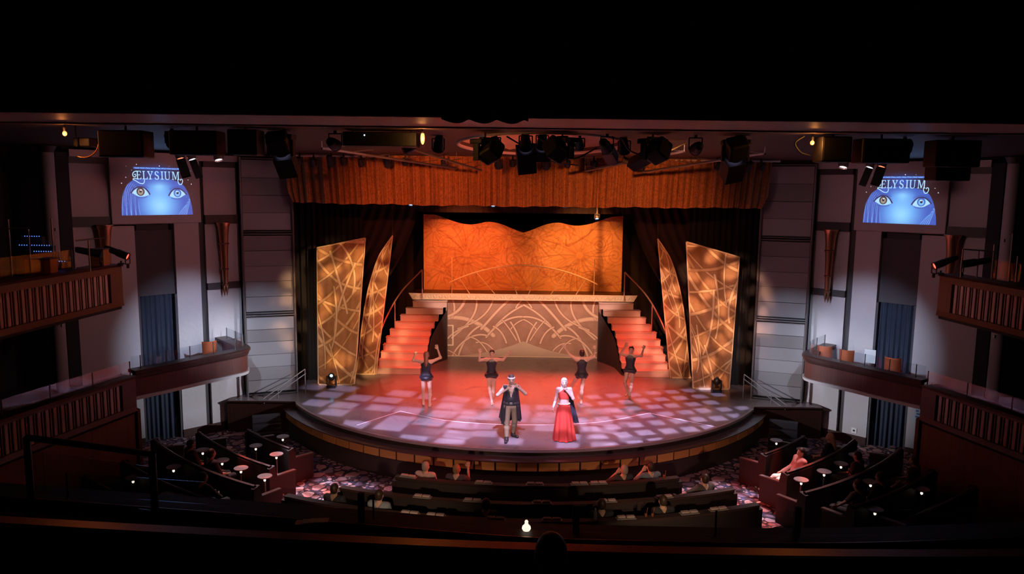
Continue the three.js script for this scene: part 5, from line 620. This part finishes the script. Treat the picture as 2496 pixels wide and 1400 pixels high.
{ // woman in a long red skirt
  const p = person({ label: 'woman in red halter top, long red skirt and white headscarf, hand at her mouth', pos: [.95, 1, -18.75], skin: skin[2], slim: true, hairMat: mat([.46, .44, .47], .7), scale: .98, hair: (H) => [ell(H(0, .04, -.018), [.086, .1, .1]), cap(H(-.03, -.02, -.07), H(-.06, -.12, -.07), .05, .03)], J: { LE: [-.2, 1.13, -.02], LW: [-.27, .93, .06], RE: [.24, 1.16, .1], RW: [.05, 1.4, .16] }, Rdir: [-.3, 1, .1], curl: .9, Lnrm: [-1, 0, 0] }), { J } = p;
  p.wear('halter_top', p.torso(.012), redCloth, (x, y, z) => Math.max(y - (1.41 - Math.abs(x) * .75), 1.13 - y, Math.abs(x) - .17)); p.wear('waistband', [cap([-.055, 1.0, 0], [.055, 1.0, 0], .118, .118)], mat([.62, .5, .36], .5), (x, y) => Math.abs(y - 1.0) - .014); p.wear('glove', p.arm('L', .008), mat([.5, .47, .5], .6), (x, y) => y - 1.06);
  mesh('skirt', cloth((u, v) => { const a = u * 6.2832, fold = 1 + .1 * Math.sin(a * 11) * (1 - v) + .05 * Math.sin(a * 5 + 1) * (1 - v), r = (.115 + .11 * Math.pow(1 - v, .75)) * fold; return [Math.sin(a) * r * 1.3 + .03 * (1 - v), .02 + .98 * v, Math.cos(a) * r * 1.1]; }, 120, 16), mat([.62, .045, .03], .7, { side: THREE.DoubleSide }), p.t);
  mesh('cape', cloth((u, v) => [.14 + .12 * (1 - v) + (u - .3) * .22 * (1.15 - v), .42 + .98 * v, -.1 - .05 * (1 - v) + Math.sin(u * 12) * .02 - (1 - u) * .03], 14, 10), mat([.05, .045, .075], .6, { side: THREE.DoubleSide }), p.t);
}
// audience, seated with their backs to the balcony
function spectator(o) { const p = person({ sit: true, cell: .015, handCell: .008, faceOn: false, turn: Math.PI, hair: shortHair, hairMat: hairDark, ...o }); const shirt = mat(o.shirt, .8), legs = mat(o.legs ?? [.05, .05, .06], .8);
  p.wear('shirt', [...p.torso(.02), ...p.arm('L', .016, o.long ? 2 : 1), ...p.arm('R', .016, o.long ? 2 : 1)], shirt, (x, y) => y - (p.J.neck[1] + Math.min(.07, (Math.abs(x - p.J.neck[0]) - .06) * 1.4))); p.wear('trousers', [...p.leg('L', .016), ...p.leg('R', .016), cap(p.J.LH, p.J.RH, .12, .12)], legs, (x, y) => .12 - y); for (const q of ['L', 'R']) p.wear('shoe', p.foot(q, .012), boots); return p; }
const seatAt = (R, az, f) => polar(R - .42, az * DEG, f), faceStage = (az) => Math.PI + az * DEG;
const S = (R, az, f, o) => spectator({ pos: seatAt(R, az, f), turn: faceStage(az), ...o });
S(10.42, -13.6, 0, { label: 'grey haired spectator in a pale pink shirt on the first central bench, left', skin: skin[2], hairMat: hairGrey, shirt: [.55, .4, .4] });
S(10.42, -9.4, 0, { label: 'spectator in dark flowered shirt raising a hand on the first central bench', skin: skin[2], hairMat: mat([.3, .16, .08], .6), shirt: [.06, .05, .07], J: { LE: [-.22, .85, .2], LW: [-.2, 1.08, .26] } });
S(10.42, 12.4, 0, { label: 'spectator in black leaning right with hand to head on the first central bench', skin: skin[1], hairMat: hairGrey, shirt: [.03, .03, .035], J: { head: [-.03, 1.14, -.03], RE: [.33, .86, .05], RW: [.14, 1.06, .02] } });
S(10.42, 16.3, 0, { label: 'dark haired spectator in a blue grey shirt, rightmost on the first central bench', skin: skin[2], shirt: [.16, .2, .26], J: { RE: [.34, .84, .06], RW: [.16, 1.04, .06] } });
S(11.5, 20.3, .05, { label: 'dark haired spectator with arm stretched out at the right end of the middle central row', skin: skin[2], shirt: [.08, .07, .07], J: { RE: [.42, .88, -.04], RW: [.66, .84, -.02] } });
S(12.53, 6.6, .15, { label: 'dark haired spectator in a black top near the middle of the rear central bench', skin: skin[1], shirt: [.02, .02, .025] });
S(12.53, 12.6, .15, { label: 'spectator in dark clothes on the rear central bench, right', skin: skin[1], shirt: [.02, .02, .025] });
S(12.53, -19.4, .15, { label: 'dark haired spectator at the left end of the rear central bench', skin: skin[1], shirt: [.03, .03, .035] });
S(12.53, -14.6, .15, { label: 'spectator in a pale blue top on the rear central bench, left', skin: skin[2], shirt: [.25, .3, .36] });
S(12.53, -4.2, .15, { label: 'spectator in black on the rear central bench left of centre', skin: skin[1], shirt: [.02, .02, .022] });
spectator({ label: 'spectator in a pink shirt and pale trousers lounging with legs out into the right aisle', pos: polar(10.84, 37.2 * DEG, .05), turn: -1.42, skin: skin[0], shirt: [.6, .34, .34], legs: [.62, .58, .48], long: true, J: { chest: [0, .84, -.1], waist: [0, .66, -.05], neck: [0, .99, -.13], head: [0, 1.13, -.12], LS: [-.175, .95, -.12], RS: [.175, .95, -.12], LE: [-.24, .72, -.06], RE: [.24, .72, -.06], LK: [-.12, .5, .46], RK: [.1, .5, .46], LA: [-.16, .14, .82], RA: [.12, .12, .84], LT: [-.2, .2, .9], RT: [.14, .18, .93] } });
S(11.25, 46.2, .05, { label: 'blond spectator in a black jacket on the second right bench', skin: skin[2], hairMat: hairBlond, shirt: [.02, .025, .03], hair: longHair });
S(12.4, 40.5, .15, { label: 'spectator in a dark shirt resting an arm on the third right bench', skin: skin[0], shirt: [.04, .04, .045], J: { RE: [.34, .8, -.08], RW: [.5, .9, -.12] } });
S(13.5, 42.4, .25, { label: 'spectator looking left on the fourth right bench, in a dark grey shirt', skin: skin[0], shirt: [.07, .06, .06], J: { RE: [.34, .82, -.06], RW: [.46, .96, -.1] } });
S(13.5, 35.2, .25, { label: 'spectator in a black top in the middle of the fourth right bench', skin: skin[0], shirt: [.02, .02, .02], J: { LE: [-.3, .84, -.1], LW: [-.45, .92, -.16] } });
S(13.5, 31.6, .25, { label: 'spectator with arm stretched along the aisle end of the fourth right bench', skin: skin[0], shirt: [.09, .06, .055], J: { RE: [.42, .9, -.08], RW: [.68, .86, -.06] } });
S(12.4, -42.4, .15, { label: 'spectator with a patterned scarf on the third left bench', skin: skin[0], shirt: [.05, .05, .055] });
S(12.4, -37.8, .15, { label: 'spectator in black beside the scarfed one on the third left bench', skin: skin[0], shirt: [.02, .02, .02] });
S(13.5, -31.5, .25, { label: 'spectator with folded bare arms at the aisle end of the fourth left bench', skin: skin[0], shirt: [.03, .03, .03], J: { RE: [.36, .78, .0], RW: [.2, .72, .22], LE: [-.36, .78, .06], LW: [-.1, .72, .24] } });
spectator({ label: 'large dark head of a spectator in the foreground at bottom centre', pos: [-.21, 4.41, -3.7], skin: skin[1], shirt: [.02, .02, .02], hairMat: hairDark });
scene.updateMatrixWorld(true);
renderer.render(scene, camera);
